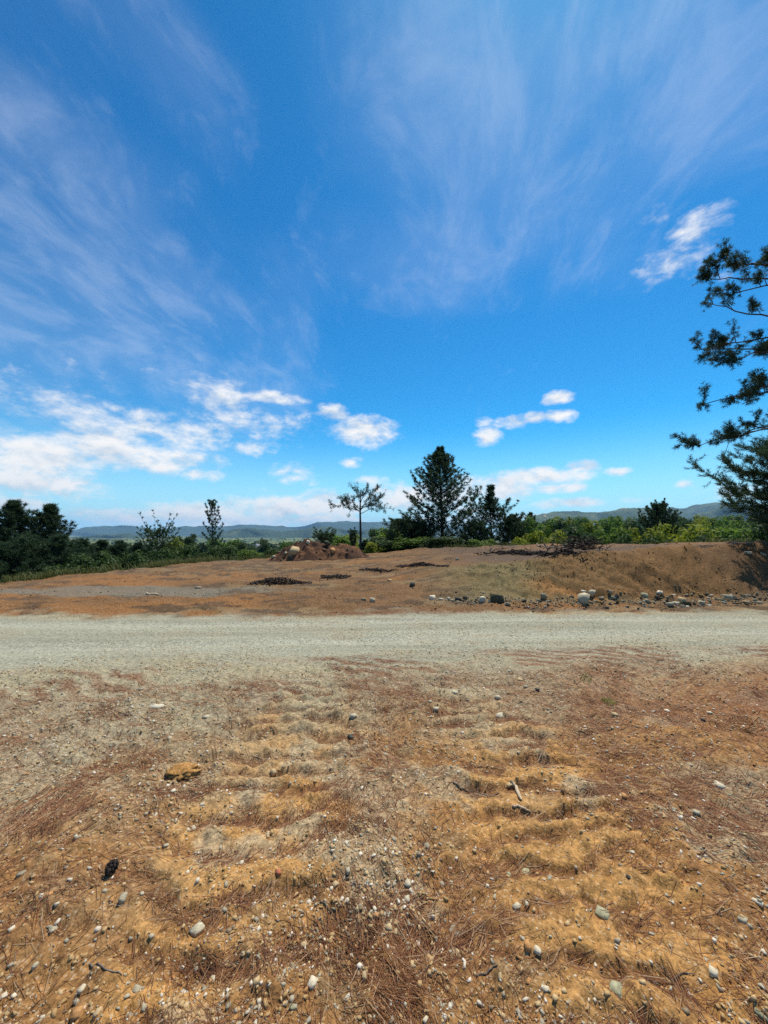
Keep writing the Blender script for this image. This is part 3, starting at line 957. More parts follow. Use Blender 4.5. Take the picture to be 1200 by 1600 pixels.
# rubble strip at the foot of the bank and grit on bank, pile surroundings and scraped ground
n = 2600
rng = np.random.default_rng(211)
X = rng.uniform(0.4, 12.5, n); Y = toe_y(X) + rng.normal(0.05, 0.20, n) + 0.1
S = np.clip(0.015 * np.exp(rng.normal(0, 0.6, n)), 0.006, 0.05) * sstep(-0.2, 2.5, X)
ok = S > 0.006
X, Y, S = X[ok], Y[ok], S[ok]
C = PAL[rng.choice([3, 4, 5, 8, 9, 0, 1, 8], len(X))] * rng.uniform(0.45, 0.95, len(X))[:, None]
tag(chips('rubble', X, Y, S, C, rng, M['gravel'], sink=0.25), 'grey broken rubble strewn along the foot of the bank', 'rubble', kind='stuff')
n = 6500
rng = np.random.default_rng(219)
X = rng.uniform(1.5, 14, n); H_, yc_ = bank_top(X); tq = rng.beta(1.6, 1.1, n) * 1.12
Y = toe_y(X) + tq * (yc_ - toe_y(X))
ok = rng.uniform(0, 1, n) < (0.12 + 0.9 * sstep(-.15, .4, fbm(X * .9, Y * .9, 3, 221))) * (0.45 + .55 * sstep(3, 6, X))
X, Y = X[ok], Y[ok]
S = np.clip(0.0095 * np.exp(rng.normal(0, 0.5, len(X))), 0.004, 0.03)
C = soil_rgb(X, Y) * rng.uniform(0.8, 1.2, len(X))[:, None]
C[rng.uniform(0, 1, len(X)) < .05] = (0.34, 0.30, 0.22)
tag(chips('bank_clods', X, Y, S, C, rng, M['gravel'], sink=0.15), 'crumbling brown clods clinging to the cut bank', 'clods', kind='stuff')
n = 13000
rng = np.random.default_rng(213)
az = rng.uniform(-0.84, 0.84, n); r = 8.3 * (27 / 8.3) ** rng.uniform(0, 1, n)
X, Y = r * np.sin(az), r * np.cos(az)
ok = (edge_d(X, Y) < -0.3) & (Y > road_far(X) + 0.1) & (rng.uniform(0, 1, n) < 0.2 + 0.8 * sstep(-.1, .5, fbm(X * .5, Y * .9, 3, 215)))
X, Y = X[ok], Y[ok]
S = np.clip(0.009 * np.exp(rng.normal(0, 0.5, len(X))) * (0.5 + 0.05 * np.hypot(X, Y)), 0.006, 0.06)
C = soil_rgb(X, Y) * rng.uniform(0.6, 1.2, len(X))[:, None]
pale = rng.uniform(0, 1, len(X)) < 0.07
C[pale] = (0.42, 0.37, 0.28)
tag(chips('soil_clods', X, Y, S, C, rng, M['gravel'], sink=0.2), 'crumbled brown clods over the scraped ground beyond the road', 'clods', kind='stuff')


# ------------------------------------------------------------------ fallen pine needles
def needle_litter():
    rng = np.random.default_rng(301)
    n = 480000
    az = rng.uniform(-1.15, 1.15, n)
    r = 0.95 * (8.6 / 0.95) ** (rng.uniform(0, 1, n) ** 0.8)
    X, Y = r * np.sin(az), r * np.cos(az)
    w = needle_w(X, Y)
    clump = sstep(-0.25, 0.6, fbm(X * 3.5, Y * 3.5, 3, 303)) * 0.42 + 0.10
    ok = rng.uniform(0, 1, n) < w * clump
    X, Y, r, w = X[ok], Y[ok], r[ok], w[ok]
    n = len(X)
    th = 2.2 * fbm(X * 0.9, Y * 0.9, 2, 305) + rng.normal(0, 0.75, n)
    # in the swept streaks along the road the needles lie along the streak
    e = Y - road_near(X)
    st = np.exp(-((e + 0.35) / 0.5) ** 2)
    th = np.where(rng.uniform(0, 1, n) < st, -0.37 + rng.normal(0, 0.22, n), th)
    L = rng.uniform(0.09, 0.20, n) * (1 - 0.35 * st)
    W = (0.0007 + 0.00042 * r) * rng.uniform(0.7, 1.4, n)
    bend = rng.normal(0, 0.22, n)
    V, F = [], []
    zl = 0.0015 + 0.005 * rng.uniform(0, 1, n) ** 2
    pts = []
    for k, q in enumerate((-0.5, 0.0, 0.5)):
        a = th + bend * q * 2
        px = X + np.cos(a) * L * q; py = Y + np.sin(a) * L * q
        pz = zf(px, py) + zl + (0.005 * np.abs(q) * rng.uniform(0, 1, n))
        pts.append((px, py, pz, a))
    for px, py, pz, a in pts:
        for sgn in (-1, 1):
            V.append(np.stack([px - np.sin(a) * W * sgn * 0.5, py + np.cos(a) * W * sgn * 0.5, pz + 0.0004 * sgn], 1))
    V = np.stack(V, 1).reshape(-1, 3)                # 6 vertices per needle
    b = (np.arange(n) * 6)[:, None]
    F = np.concatenate([b + np.array([[0, 1, 3, 2]]), b + np.array([[2, 3, 5, 4]])])
    base = np.array([(0.20, 0.085, 0.038), (0.145, 0.058, 0.029), (0.31, 0.165, 0.078), (0.075, 0.034, 0.021), (0.34, 0.235, 0.145)])[rng.choice(5, n, p=[.36, .27, .16, .11, .10])]
    C = base * rng.uniform(0.75, 1.2, n)[:, None]
    o = mesh_obj('pine_needle_litter', V, F, M['needle_litter'], None, np.repeat(C, 6, 0))
    tag(o, 'red-brown fallen pine needles drifted over the soil and road edge', 'needles', kind='stuff')


needle_litter()


# ------------------------------------------------------------------ sticks, cone, clods, grass tufts on the foreground soil
def bent(p0, p1, k, wob, rng):
    t = np.linspace(0, 1, k)[:, None]
    P = np.asarray(p0)[None] * (1 - t) + np.asarray(p1)[None] * t
    w = rng.normal(0, wob, (k, 3)); w[0] = w[-1] = 0; w[:, 2] *= 0.3
    return P + w


def stick(px, rad, mat, label, seed, lift=0.001, name='stick'):
    rng = np.random.default_rng(seed)
    P = np.array([at(u, v) for u, v in px])
    Q = []
    for i in range(len(P) - 1):
        for t in np.linspace(0, 1, 5)[:-1]: Q.append(P[i] * (1 - t) + P[i + 1] * t)
    Q.append(P[-1]); Q = np.array(Q)
    Q[:, :2] += rng.normal(0, rad * 0.35, (len(Q), 2))
    Q[:, 2] = zf(Q[:, 0], Q[:, 1]) + rad * 0.7 + lift
    R = rad * np.linspace(1.1, 0.75, len(Q)) * rng.uniform(0.85, 1.15, len(Q))
    R[-1] *= 0.35
    T = Tubes(); T.add(Q, R, 7)
    o = T.build(name, mat)
    tag(o, label, 'stick', 'sticks lying on the foreground soil')


stick([(799, 1224), (806, 1232), (815, 1252)], 0.012, M['log'], 'thick pale peeled stick snapped short on the soil', 1)
stick([(800, 1260), (816, 1264), (829, 1270)], 0.006, M['log'], 'thin pale splinter just in front of the peeled stick', 2)
stick([(707, 1222), (722, 1234), (745, 1238), (765, 1246), (780, 1240)], 0.0045, M['twig_dead'], 'long crooked dark twig behind the peeled stick', 3)
stick([(500, 1410), (528, 1440), (548, 1468)], 0.0032, M['twig_dead'], 'straight grey-brown twig slanting among needles in the middle', 4)
stick([(745, 1526), (765, 1518), (778, 1508)], 0.0032, M['twig_dead'], 'short brown twig touching a tan stone near the bottom', 5)
stick([(1010, 1531), (1050, 1533), (1085, 1524)], 0.0032, M['twig_dead'], 'long brown twig lying in a furrow at the bottom', 6)
stick([(140, 1508), (165, 1516), (192, 1526)], 0.0028, M['twig_dead'], 'reddish twig lying across the soil at lower left', 7)
stick([(285, 875), (262, 880), (235, 884)], 0.05, M['log'], 'bleached fallen trunk in the grass at the clearing\'s rim', 8, name='fallen_log')
stick([(170, 884), (178, 892), (190, 893)], 0.03, M['log'], 'pale dead stick by the grass near the dark pines', 9)
stick([(230, 929), (248, 931)], 0.03, M['log'], 'short pale stick on the bluish grey gravel patch', 10)


def pine_cone(u, v):
    rng = np.random.default_rng(5)
    p = at(u, v)
    rt = empty('pine_cone', p)
    T = Tubes(); T.add([(0, -0.03, 0.02), (0, 0.0, 0.022), (0, 0.03, 0.02)], [0.008, 0.012, 0.006], 6)
    T.build('core', M['brush'], rt)
    V, F = [], []
    n = 46
    for i in range(n):
        t = (i + 0.5) / n
        a = i * 2.399
        rad = 0.027 * math.sin(math.pi * (0.12 + 0.82 * t))
        c, s = math.cos(a), math.sin(a)
        y = -0.032 + 0.064 * t
        o_ = np.array([c * rad, y + 0.006, s * rad + 0.026])
        i_ = np.array([c * 0.006, y - 0.004, s * 0.006 + 0.026])
        tn = np.array([-s, 0, c]) * 0.0075
        up = np.array([c * .001, 0.004, s * .001])
        b = len(V)
        V += [i_ - tn * .4, i_ + tn * .4, o_ + tn, o_ - tn, o_ + tn * .5 + up, o_ - tn * .5 + up]
        F += [(b, b + 1, b + 2, b + 3), (b + 3, b + 2, b + 4, b + 5), (b + 1, b, b + 5, b + 4)]
    mesh_obj('scales', np.array(V), F, M['brush'], rt)
    tag(rt, 'dark open pine cone lying alone on the soil', 'pine cone')


pine_cone(173, 1365)


def clod(u, v, w, seed, label, mat):
    rng = np.random.default_rng(seed)
    p = at(u, v)
    half = 0.5 * w / FPX * p[1]
    V, F = ico(3)
    d = 1 + 0.30 * fbm(V[:, 0] * 2 + seed, V[:, 1] * 2 + V[:, 2], 3, seed) + 0.22 * fbm(V[:, 0] * 6, V[:, 1] * 6 + V[:, 2] * 5, 2, seed + 1)
    V = V * d[:, None] * np.array([1, 0.8, 0.34]) * half
    o = mesh_obj('soil_clod', V, F, mat, None, np.repeat([[0.34, 0.175, 0.055]], len(V), 0), True)
    o.location = (p[0], p[1], p[2] + half * 0.03)
    tag(o, label, 'clod', 'clods of earth in the foreground')


M['clod'] = mat_plain('ochre_clod', (0.20, 0.10, 0.030), (0.40, 0.22, 0.070), 40, 6, bd=0.012)
M['clod_tan'] = mat_plain('tan_clod', (0.30, 0.20, 0.085), (0.45, 0.32, 0.15), 36, 6, bd=0.012)
clod(287, 1207, 46, 61, 'crumbling bright ochre clod on the bare earth', M['ground'])


def blades(px, py, n, rad, h, seed, w=0.004, lean=0.5):
    rng = np.random.default_rng(seed)
    a = rng.uniform(0, 2 * math.pi, n); rr = rad * np.sqrt(rng.uniform(0, 1, n))
    bx, by = px + rr * np.cos(a), py + rr * np.sin(a)
    return blade_mesh(bx, by, h * rng.uniform(0.5, 1.1, n), rng.uniform(0, 2 * math.pi, n), rng.uniform(0.1, 1, n) * lean, np.full(n, w), rng)


def blade_mesh(bx, by, H, a, ln, W, rng, z=None):
    n = len(bx)
    z = zf(bx, by) - 0.01 if z is None else z
    V = []
    for q, wq in ((0, 1), (0.4, 0.85), (0.75, 0.5), (1.0, 0.06)):
        off = H * ln * q * q
        cx, cy, cz = bx + np.cos(a) * off, by + np.sin(a) * off, z + H * q * (1 - 0.35 * ln * q)
        for s in (-1, 1):
            V.append(np.stack([cx - np.sin(a) * W * wq * s / 2, cy + np.cos(a) * W * wq * s / 2, cz], 1))
    V = np.stack(V, 1).reshape(-1, 3)
    b = (np.arange(n) * 8)[:, None]
    F = np.concatenate([b + np.array([[0, 1, 3, 2]]), b + np.array([[2, 3, 5, 4]]), b + np.array([[4, 5, 7, 6]])])
    return V, F


for u, v, n, rad, h, lab in ((952, 1098, 70, 0.075, 0.075, 'bright yellow-green grass tuft, the nearer and denser of two'), (915, 1063, 60, 0.07, 0.05, 'sparse low green tuft, the one closer to the road')):
    p = at(u, v)
    V, F = blades(p[0], p[1], n, rad, h, int(u), 0.006, 0.8)
    tag(mesh_obj('grass_tuft', V, F, M['grass_fresh']), lab, 'grass', 'grass tufts in the bare ground')


# ------------------------------------------------------------------ the dirt pile
def dirt_pile():
    D = 22.0
    bx, by = spot(492, D)
    rt = empty('dirt_pile', (bx, by, z1(bx, by)))
    zb = z1(bx, by)
    gx, gy = np.meshgrid(np.linspace(-3.3, 3.4, 110), np.linspace(-1.7, 2.0, 70))
    x, y = gx.ravel(), gy.ravel()
    main = 1.08 * np.clip(1 - np.hypot((x + 0.55) / 2.1, y / 1.45) ** 1.35, 0, None)
    sh = 0.85 * np.clip(1 - np.hypot((x - 1.3) / 1.9, (y - 0.1) / 1.2) ** 1.5, 0, None)
    h = np.maximum(main, sh) + 0.25 * np.minimum(main, sh)
    rough = 0.22 * fbm(x * 1.6, y * 1.6, 4, 401, 0.65) + 0.13 * np.abs(fbm(x * 5, y * 5, 3, 402, 0.6))
    h = h + rough * sstep(0.02, 0.4, h)
    z = zf(x + bx, y + by) - zb + h - 0.05
    i = np.arange(69)[:, None] * 110; j = np.arange(109)[None, :]
    F = np.stack([i + j, i + j + 1, i + 111 + j, i + 110 + j], -1).reshape(-1, 4)
    n = fbm(x * 1.3, y * 2, 4, 403)
    C = np.array([[0.070, 0.038, 0.025]]) + (np.array([[0.14, 0.069, 0.036]]) - np.array([[0.070, 0.038, 0.025]])) * sstep(0, .6, n)[:, None]
    mesh_obj('mound', np.stack([x, y, z], 1), F, M['pile'], rt, C, True)
    rng = np.random.default_rng(405)
    shapes = []
    for k in range(6):
        V, F = rock_shape(rng, 1, 0.75, 9)
        me = mesh_obj('clod', V, F, M['pile_clod']).data
        shapes.append(me)
        bpy.data.objects.remove(bpy.data.objects[[o.name for o in COL.objects if o.data == me][0]])
    for k in range(170):
        q = rng.integers(0, len(x))
        if h[q] < 0.1 and rng.uniform() < 0.8: continue
        if y[q] > 0.3: continue
        o = bpy.data.objects.new('clod', shapes[k % 6])
        COL.objects.link(o); o.parent = rt
        s = 0.05 * math.exp(rng.normal(0, 0.5))
        o.location = (x[q], y[q], z[q] + s * 0.2)
        o.scale = (s, s, s * 0.9)
        o.rotation_euler = rng.uniform(-.5, .5, 3) + np.array([0, 0, rng.uniform(0, 6)])
    tag(rt, 'heap of dug red-brown earth and rocks at the rim of the clearing', 'dirt pile')
    # rocks that came up with the earth
    for (u, v, w, c, fl, lab) in ((460, 861, 22, 'tan', .55, 'tan slab of rock sticking out of the dirt heap'), (481, 848, 9, 'white', 1.2, 'white rock face near the top of the dirt heap'), (447, 864, 12, 'grey', .4, 'flat grey rock low on the dirt heap'),
                                  (520, 860, 14, 'orange-brown', .7, 'orange lump in the shoulder of the dirt heap'), (454, 868, 10, 'grey', .5, 'small grey rock at the front foot of the dirt heap'), (511, 849, 14, 'mossy dark', .5, 'dark olive rock on the saddle of the dirt heap'),
                                  (428, 870, 8, 'pale grey', .6, 'pale stone at the outer foot of the dirt heap')):
        d = ray(u, v)
        tt = np.linspace(0.8, 1.1, 200) * D
        px, py, pz = d[0] * tt, d[1] * tt, EYE + d[2] * tt
        ii = np.clip(np.round((px - bx + 3.3) / 6.7 * 109).astype(int), 0, 109); jj = np.clip(np.round((py - by + 1.7) / 3.7 * 69).astype(int), 0, 69)
        hit = np.nonzero(pz < z.reshape(70, 110)[jj, ii] + zb)[0]
        q = hit[0] if len(hit) else int(np.argmin(np.abs(py - by)))
        V, F2 = rock_shape(np.random.default_rng(u), 1, fl, 9)
        o = mesh_obj('boulder', V * (0.4 * w / FPX * D), F2, SM[c])
        o.location = (px[q], py[q], pz[q])
        o.rotation_euler = (0.5, 0.1, 0)
        tag(o, lab, 'rock', 'rocks in the dirt heap')


M['pile'] = mat_attr('dug_earth', 0.45, 1.55, 9, 0.95, 0.03)
M['pile_clod'] = mat_plain('dug_earth_clod', (0.07, 0.042, 0.028), (0.18, 0.10, 0.055), 9, bd=0.03, spread=0.35)
dirt_pile()


# ------------------------------------------------------------------ charred heaps, brush pile
def debris_heap(name, u0, u1, v, height, depth, seed, label, n=1100):
    """a low drift of charred crumbs and twigs"""
    rng = np.random.default_rng(seed)
    a, b = at(u0, v), at(u1, v)
    t = rng.beta(1.6, 1.6, n)
    P = a[None, :2] * (1 - t)[:, None] + b[None, :2] * t[:, None]
    X = P[:, 0]; Y = P[:, 1] + rng.normal(0, depth * 0.35, n)
    q = np.exp(-((t - 0.5) / 0.3) ** 2) * np.exp(-((Y - P[:, 1]) / depth) ** 2)
    Z = zf(X, Y) + height * q * rng.uniform(0, 1, n)
    S = rng.uniform(0.012, 0.036, n)
    C = np.array([[0.050, 0.038, 0.031]]) * rng.uniform(0.5, 1.9, n)[:, None]
    o = chips(name, X, Y, S, C, rng, M['gravel'], zoff=Z, sub=0, sink=0.2)
    tag(o, label, 'debris', 'charred debris on the scraped ground', 'stuff')


debris_heap('charred_debris', 388, 488, 912, 0.20, 0.35, 501, 'low dark heap of charred crumbs on the brown ground')
debris_heap('charred_debris', 500, 548, 901, 0.06, 0.35, 502, 'thin dark streak of debris behind the charred heap', 600)
debris_heap('charred_debris', 618, 702, 885, 0.10, 0.3, 503, 'dark charred streak on the brown rise below the big pine', 800)
debris_heap('charred_debris', 745, 905, 866, 0.10, 1.0, 504, 'wide spread of blackened litter in front of the brush pile', 3500)
debris_heap('charred_debris', 560, 620, 890, 0.05, 0.3, 505, 'faint dark crumbs between the heap and the streak', 350)


def crooked(p, d, L, r, rng, T, k=6, kids=2):
    P = [np.array(p, float)]
    d = np.array(d, float); d /= np.linalg.norm(d)
    for i in range(k):
        d = d + rng.normal(0, 0.22, 3); d /= np.linalg.norm(d)
        P.append(P[-1] + d * L / k)
    T.add(P, np.linspace(r, r * 0.3, k + 1), 5)
    for _ in range(kids):
        i = rng.integers(1, k)
        dd = d + rng.normal(0, 0.7, 3) * np.array([1, 1, .45])
        crooked(P[i], dd, L * 0.45, r * 0.5, rng, T, 4, 0)


def brush_pile():
    rng = np.random.default_rng(601)
    c = at(893, 868)
    rt = empty('brush_pile', tuple(c))
    for k in range(95):
        T = Tubes()
        t = np.clip(rng.normal(0, 0.42), -.8, .8)
        p = np.array([t + 0.35, rng.normal(0.55, 0.2), 0.0])
        p[2] = z1(c[0] + p[0], c[1] + p[1]) - c[2] + 0.02 + max(0, 0.42 - 0.5 * abs(t - 0.25)) * rng.uniform(0, 1)
        d = np.array([rng.normal(0, 1), rng.normal(0, 0.5), rng.uniform(-0.3, 0.2)])
        crooked(p, d, rng.uniform(0.25, 0.6), rng.uniform(0.008, 0.026), rng, T, 5, 3)
        T.build('branch', M['brush'], rt)
    tag(rt, 'tangled pile of dark dead branches on top of the bank', 'brush pile')
    for px, rad, lab in (([(838, 853), (855, 858), (878, 860)], 0.045, 'long grey fallen branch leading into the brush pile'), ([(876, 862), (893, 857), (903, 851)], 0.03, 'grey branch propped against the brush pile'), ([(756, 869), (772, 867)], 0.04, 'short pale log in the blackened litter')):
        rr = np.random.default_rng(int(px[0][0]))
        P = np.array([at(u, v) for u, v in px])
        Q = np.array([P[0] * (1 - t) + P[-1] * t for t in np.linspace(0, 1, 8)])
        Q[:, 2] = zf(Q[:, 0], Q[:, 1]) + 0.06 + rad
        Q += rr.normal(0, 0.03, Q.shape)
        T = Tubes(); T.add(Q, np.linspace(rad, rad * .5, 8), 6)
        for s in range(3): crooked(Q[3 + s], (rr.normal(), rr.normal(), .6), 0.5, rad * .4, rr, T, 4, 1)
        tag(T.build('fallen_branch', M['twig_dead']), lab, 'branch')
    for k, (u, v) in enumerate([(765, 862), (780, 858), (800, 864), (822, 864)]):
        p = at(u, v); rr = np.random.default_rng(700 + k)
        T = Tubes()
        for _ in range(9): crooked(p + np.array([rr.normal(0, .15), rr.normal(0, .1), .02]), (rr.normal(), rr.normal() * .5, .35), rr.uniform(.12, .32), .010, rr, T, 4, 2)
        tag(T.build('twig_heap', M['brush']), 'small heap of black twigs in the litter, %s of four from the big pine' % ['first', 'second', 'third', 'fourth'][k], 'twigs', 'black twig heaps')


brush_pile()


# ------------------------------------------------------------------ trees
def unit(v): return v / (np.linalg.norm(v, axis=-1, keepdims=True) + 1e-9)


def needles_mesh(P, D, SL, n, L, W, spread, rng, droop=0.0):
    """needle sprays on shoots: P start, D direction, SL shoot length; every needle is one slim triangle"""
    m = len(P)
    D = unit(D)
    ref = np.where(np.abs(D[:, 2:3]) < 0.9, np.array([[0, 0, 1.0]]), np.array([[1.0, 0, 0]]))
    X = unit(np.cross(D, ref)); Y = np.cross(D, X)
    t = rng.uniform(0.0, 1.0, (m, n)); a = rng.uniform(0, 2 * math.pi, (m, n))
    base = P[:, None] + D[:, None] * (SL[:, None] * t)[..., None]
    out = X[:, None] * np.cos(a)[..., None] + Y[:, None] * np.sin(a)[..., None]
    sp = spread * rng.uniform(0.6, 1.3, (m, n))
    d = unit(D[:, None] * np.cos(sp)[..., None] + out * np.sin(sp)[..., None])
    d[..., 2] -= droop * rng.uniform(0.5, 1.2, (m, n))
    ln = L * rng.uniform(0.7, 1.1, (m, n))
    side = unit(np.cross(d, rng.normal(size=(m, n, 3)))) * (W / 2)
    tip = base + d * ln[..., None]
    tip[..., 2] -= droop * 0.25 * ln
    low = base + d * (ln * 0.12)[..., None]
    V = np.stack([low - side, low + side, tip], 2).reshape(-1, 3)
    b = np.arange(m * n)[:, None] * 3
    return V, b + np.array([[0, 1, 2]])


def limb_pts(p, d, L, k, curl, rng, wob=0.06):
    P = [np.array(p, float)]
    d = unit(np.array(d, float))
    for i in range(k):
        d = unit(d + np.array([0, 0, curl / k]) + rng.normal(0, wob, 3))
        P.append(P[-1] + d * (L / k))
    return np.array(P)


class Shoots:
    def __init__(s): s.P, s.D, s.L = [], [], []

    def add(s, p, d, l): s.P.append(p); s.D.append(d); s.L.append(l)

    def mesh(s, n, L, W, spread, rng, droop=0.0):
        return needles_mesh(np.array(s.P), np.array(s.D), np.array(s.L), n, L, W, spread, rng, droop)


def dress(P, T, S, r0, rng, twigs, tl, sl, rise=0.5, start=0.22, fork=3):
    """twigs with shoots along a limb P"""
    k = len(P)
    T.add(P, np.linspace(r0, r0 * 0.25, k), 5)
    ax = unit(np.gradient(P, axis=0))
    for q in np.linspace(start, 1.0, twigs):
        f = q * (k - 1); i = min(int(f), k - 2); p = P[i] + (P[i + 1] - P[i]) * (f - i)
        d = ax[i]
        side = unit(np.cross(d, (0, 0, 1))) * (1 if rng.uniform() < .5 else -1)
        td = unit(d * rng.uniform(0.5, 1.1) + side * rng.uniform(0.2, 1.0) * (1.15 - 0.6 * q) + np.array([0, 0, rise * rng.uniform(0.1, 1.1)]))
        l = tl * rng.uniform(0.5, 1.1) * (1.2 - 0.6 * q)
        e = p + td * l
        T.add([p, p + td * l * .5 + rng.normal(0, .03 * l, 3), e], [r0 * .3, r0 * .2, r0 * .12], 3)
        for g in range(fork):
            sd = unit(td + rng.normal(0, 0.5, 3) + np.array([0, 0, 0.35 * rise]))
            S.add(e - td * l * rng.uniform(0, .55) * (g > 0), sd, sl * rng.uniform(.7, 1.2))
    S.add(P[-1] - ax[-1] * sl * .3, ax[-1] + np.array([0, 0, .2 * rise]), sl)


def pine(name, u, vtop, D, width_px, label, seed, prof=None, crown=0.12, whorl=0.42, per=5, twigs=7, n=16, nl=0.20, nw=0.02, mat='pine_far', rise=0.6, curl=0.5, pitch=0.35, tl=None,
         sl=0.16, keep=1.0, group=None, xy=None, ztop=None, lean=0.0, trunk_r=None, spread=0.75, cat='pine tree', base=None):
    rng = np.random.default_rng(seed)
    x, y = spot(u, D) if xy is None else xy
    zb = z1(x, y) - 0.1
    H = (top_z(vtop, D) if ztop is None else ztop) - zb
    Rm = 0.5 * width_px / FPX * D
    rt = empty(name, (x, y, zb))
    T, S = Tubes(), Shoots()
    tr = trunk_r or max(0.03, H * 0.011)
    k = 14
    hz = np.linspace(0, 1, k)
    ph = rng.uniform(0, 6)
    tx = lean * hz ** 2 + 0.012 * H * np.sin(hz * 5 + ph) * hz
    ty = 0.012 * H * np.cos(hz * 4 + ph) * hz
    TP = np.stack([tx, ty, hz * H], 1)
    TB = Tubes(); TB.add(TP, tr * (1.02 - 0.9 * hz) + 0.006, 8)
    prof = prof or (lambda q: math.sin(math.pi * min(1, 0.12 + 0.80 * (1 - q))) ** 0.8 if q < .8 else (1 - q) * 2.6 + .06)
    h = H * crown
    w = 0
    while h < H * 0.985:
        q = (h / H - crown) / (1 - crown)
        R = Rm * prof(q)
        c = np.array([np.interp(h, TP[:, 2], TP[:, 0]), np.interp(h, TP[:, 2], TP[:, 1]), h])
        for j in range(per):
            if rng.uniform() > keep: continue
            a = j * 2 * math.pi / per + w * 1.1 + rng.normal(0, .25)
            L = R * rng.uniform(0.65, 1.12) * 1.08
            if L < 0.12: L = 0.12
            pz = pitch + 0.5 * q + rng.normal(0, .12)
            P = limb_pts(c, (math.cos(a), math.sin(a), pz), L, 6, curl, rng)
            P = c + (P - c) * min(2.2, L / (np.hypot(*(P[-1] - c)[:2]) + .05))
            dress(P, T, S, max(0.008, tr * 0.22 * (L / max(Rm, .1)) ** .6), rng, max(2, int(twigs * (0.35 + 0.65 * L / max(Rm, .1)))), tl or min(.42, L * 0.30), sl, rise)
        h += whorl * rng.uniform(0.8, 1.2) * (1.0 - 0.45 * q)
        w += 1
    S.add(np.array([TP[-1][0], TP[-1][1], H * .97]), np.array([0, 0, 1.0]), sl)
    SP = np.array(S.P) + unit(np.array(S.D)) * (np.array(S.L)[:, None] + nl * .5)
    rt.scale = (Rm / np.percentile(np.abs(SP[:, 0]), 98.5),) * 2 + (H / np.percentile(SP[:, 2], 99.8),)
    tk = TB.build('trunk', M['bark'], rt)
    T.build('branches', M['bark'], rt)
    V, F = S.mesh(n, nl, nw, spread, rng)
    mesh_obj('crown', V, F, M[mat], rt)
    tag(rt, label, cat, group)
    return rt


GP = 'pines along the rim of the clearing'
# the big pine in the middle and its neighbours
pine('pine_tree', 690, 698, 32, 112, 'tall full pine, the largest standing behind the clearing', 11, crown=0.08, whorl=0.36, per=6, twigs=11, n=15, nl=0.19, nw=0.030, pitch=0.55, curl=0.45, rise=0.7, group=GP, mat='pine',
     prof=lambda q: max(0.05, 1.02 * (1 - q) ** 0.95 * (0.72 + 0.28 * min(1, q / 0.2))))
pine('pine_tree', 768, 757, 31, 84, 'dark pine with a thin bare tip beside the largest pine', 12, crown=0.05, whorl=0.34, per=6, twigs=9, n=16, nl=0.20, nw=0.026, pitch=0.6, group=GP,
     prof=lambda q: 0.95 - 0.45 * q if q < 0.55 else max(0.10, 1.1 * (1 - q) ** 1.2), mat='pine', keep=.8)
pine('pine_tree', 745, 806, 29, 50, 'bushy young pine squeezed between the two biggest pines', 13, crown=0.03, whorl=0.3, twigs=7, n=16, nw=0.028, group=GP, mat='pine')
pine('pine_tree', 655, 800, 30, 56, 'dark low pine at the foot of the largest pine, open field side', 14, crown=0.03, whorl=0.3, per=6, twigs=8, n=16, nw=0.028, group=GP, mat='pine')
pine('pine_tree', 800, 800, 31, 44, 'small dark pine at the end of the clump by the yellow bushes', 15, crown=0.03, whorl=0.32, per=6, twigs=7, n=16, nw=0.028, group=GP, mat='pine')
pine('pine_tree', 622, 803, 29, 46, 'spreading young pine between bare-stemmed tree and largest pine', 16, crown=0.05, whorl=0.34, twigs=7, n=15, nw=0.026, group=GP, curl=.2)
pine('pine_tree', 506, 823, 27, 36, 'small round dark pine peeping over the dirt heap', 17, crown=0.3, whorl=0.24, per=6, twigs=6, n=18, nl=.18, nw=0.026, group=GP, pitch=.7, mat='pine')
pine('pine_tree', 552, 823, 28, 16, 'thin sapling pine beside the bare-stemmed tree', 18, crown=0.3, whorl=0.24, per=4, twigs=4, n=16, nl=.16, nw=0.026, group=GP, pitch=.9, mat='pine')
# left clump
pine('pine_tree', 22, 781, 23, 92, 'dark dense pine at the very edge of the trees, tallest of its clump', 21, crown=0.05, whorl=0.34, per=6, twigs=8, n=18, nl=.2, nw=0.024, group=GP, pitch=.85, curl=.6, mat='pine',
     prof=lambda q: max(.1, (1 - q) ** .8 * (.8 + .2 * min(1, q * 4))))
pine('pine_tree', 74, 786, 24, 90, 'dark dense pine second in the clump, with upswept tips', 22, crown=0.05, whorl=0.34, per=6, twigs=8, n=18, nl=.2, nw=0.024, group=GP, pitch=.9, curl=.6, mat='pine',
     prof=lambda q: max(.1, (1 - q) ** .8 * (.8 + .2 * min(1, q * 4))))
pine('pine_tree', -28, 796, 22, 70, 'dark dense pine cut by the photo\'s left border', 23, crown=0.05, whorl=0.36, per=6, twigs=7, n=17, nw=0.024, group=GP, pitch=.85, mat='pine')
for i, (u, v, D, w, lab) in enumerate(((44, 832, 20, 90, 'squat dark pine in front of the dense pair'), (98, 834, 21, 76, 'squat dark pine sloping down from the dense pair'), (132, 840, 24, 66, 'low dark pine first after the dense clump'), (158, 843, 26, 56, 'low dark pine second after the dense clump'),
                                      (190, 844, 27, 60, 'low dark pine before the airy tree'), (216, 846, 28, 50, 'low dark pine just short of the airy tree'), (8, 846, 19, 90, 'squat dark pine low in the corner of the tree clump'))):
    pine('young_pine', u, v, D, w, lab, 30 + i, crown=0.02, whorl=0.3, per=6, twigs=6, n=14, nl=.2, nw=0.028, group=GP, pitch=.9, curl=.5, mat='pine', prof=lambda q: max(.12, (1 - q) ** .75))
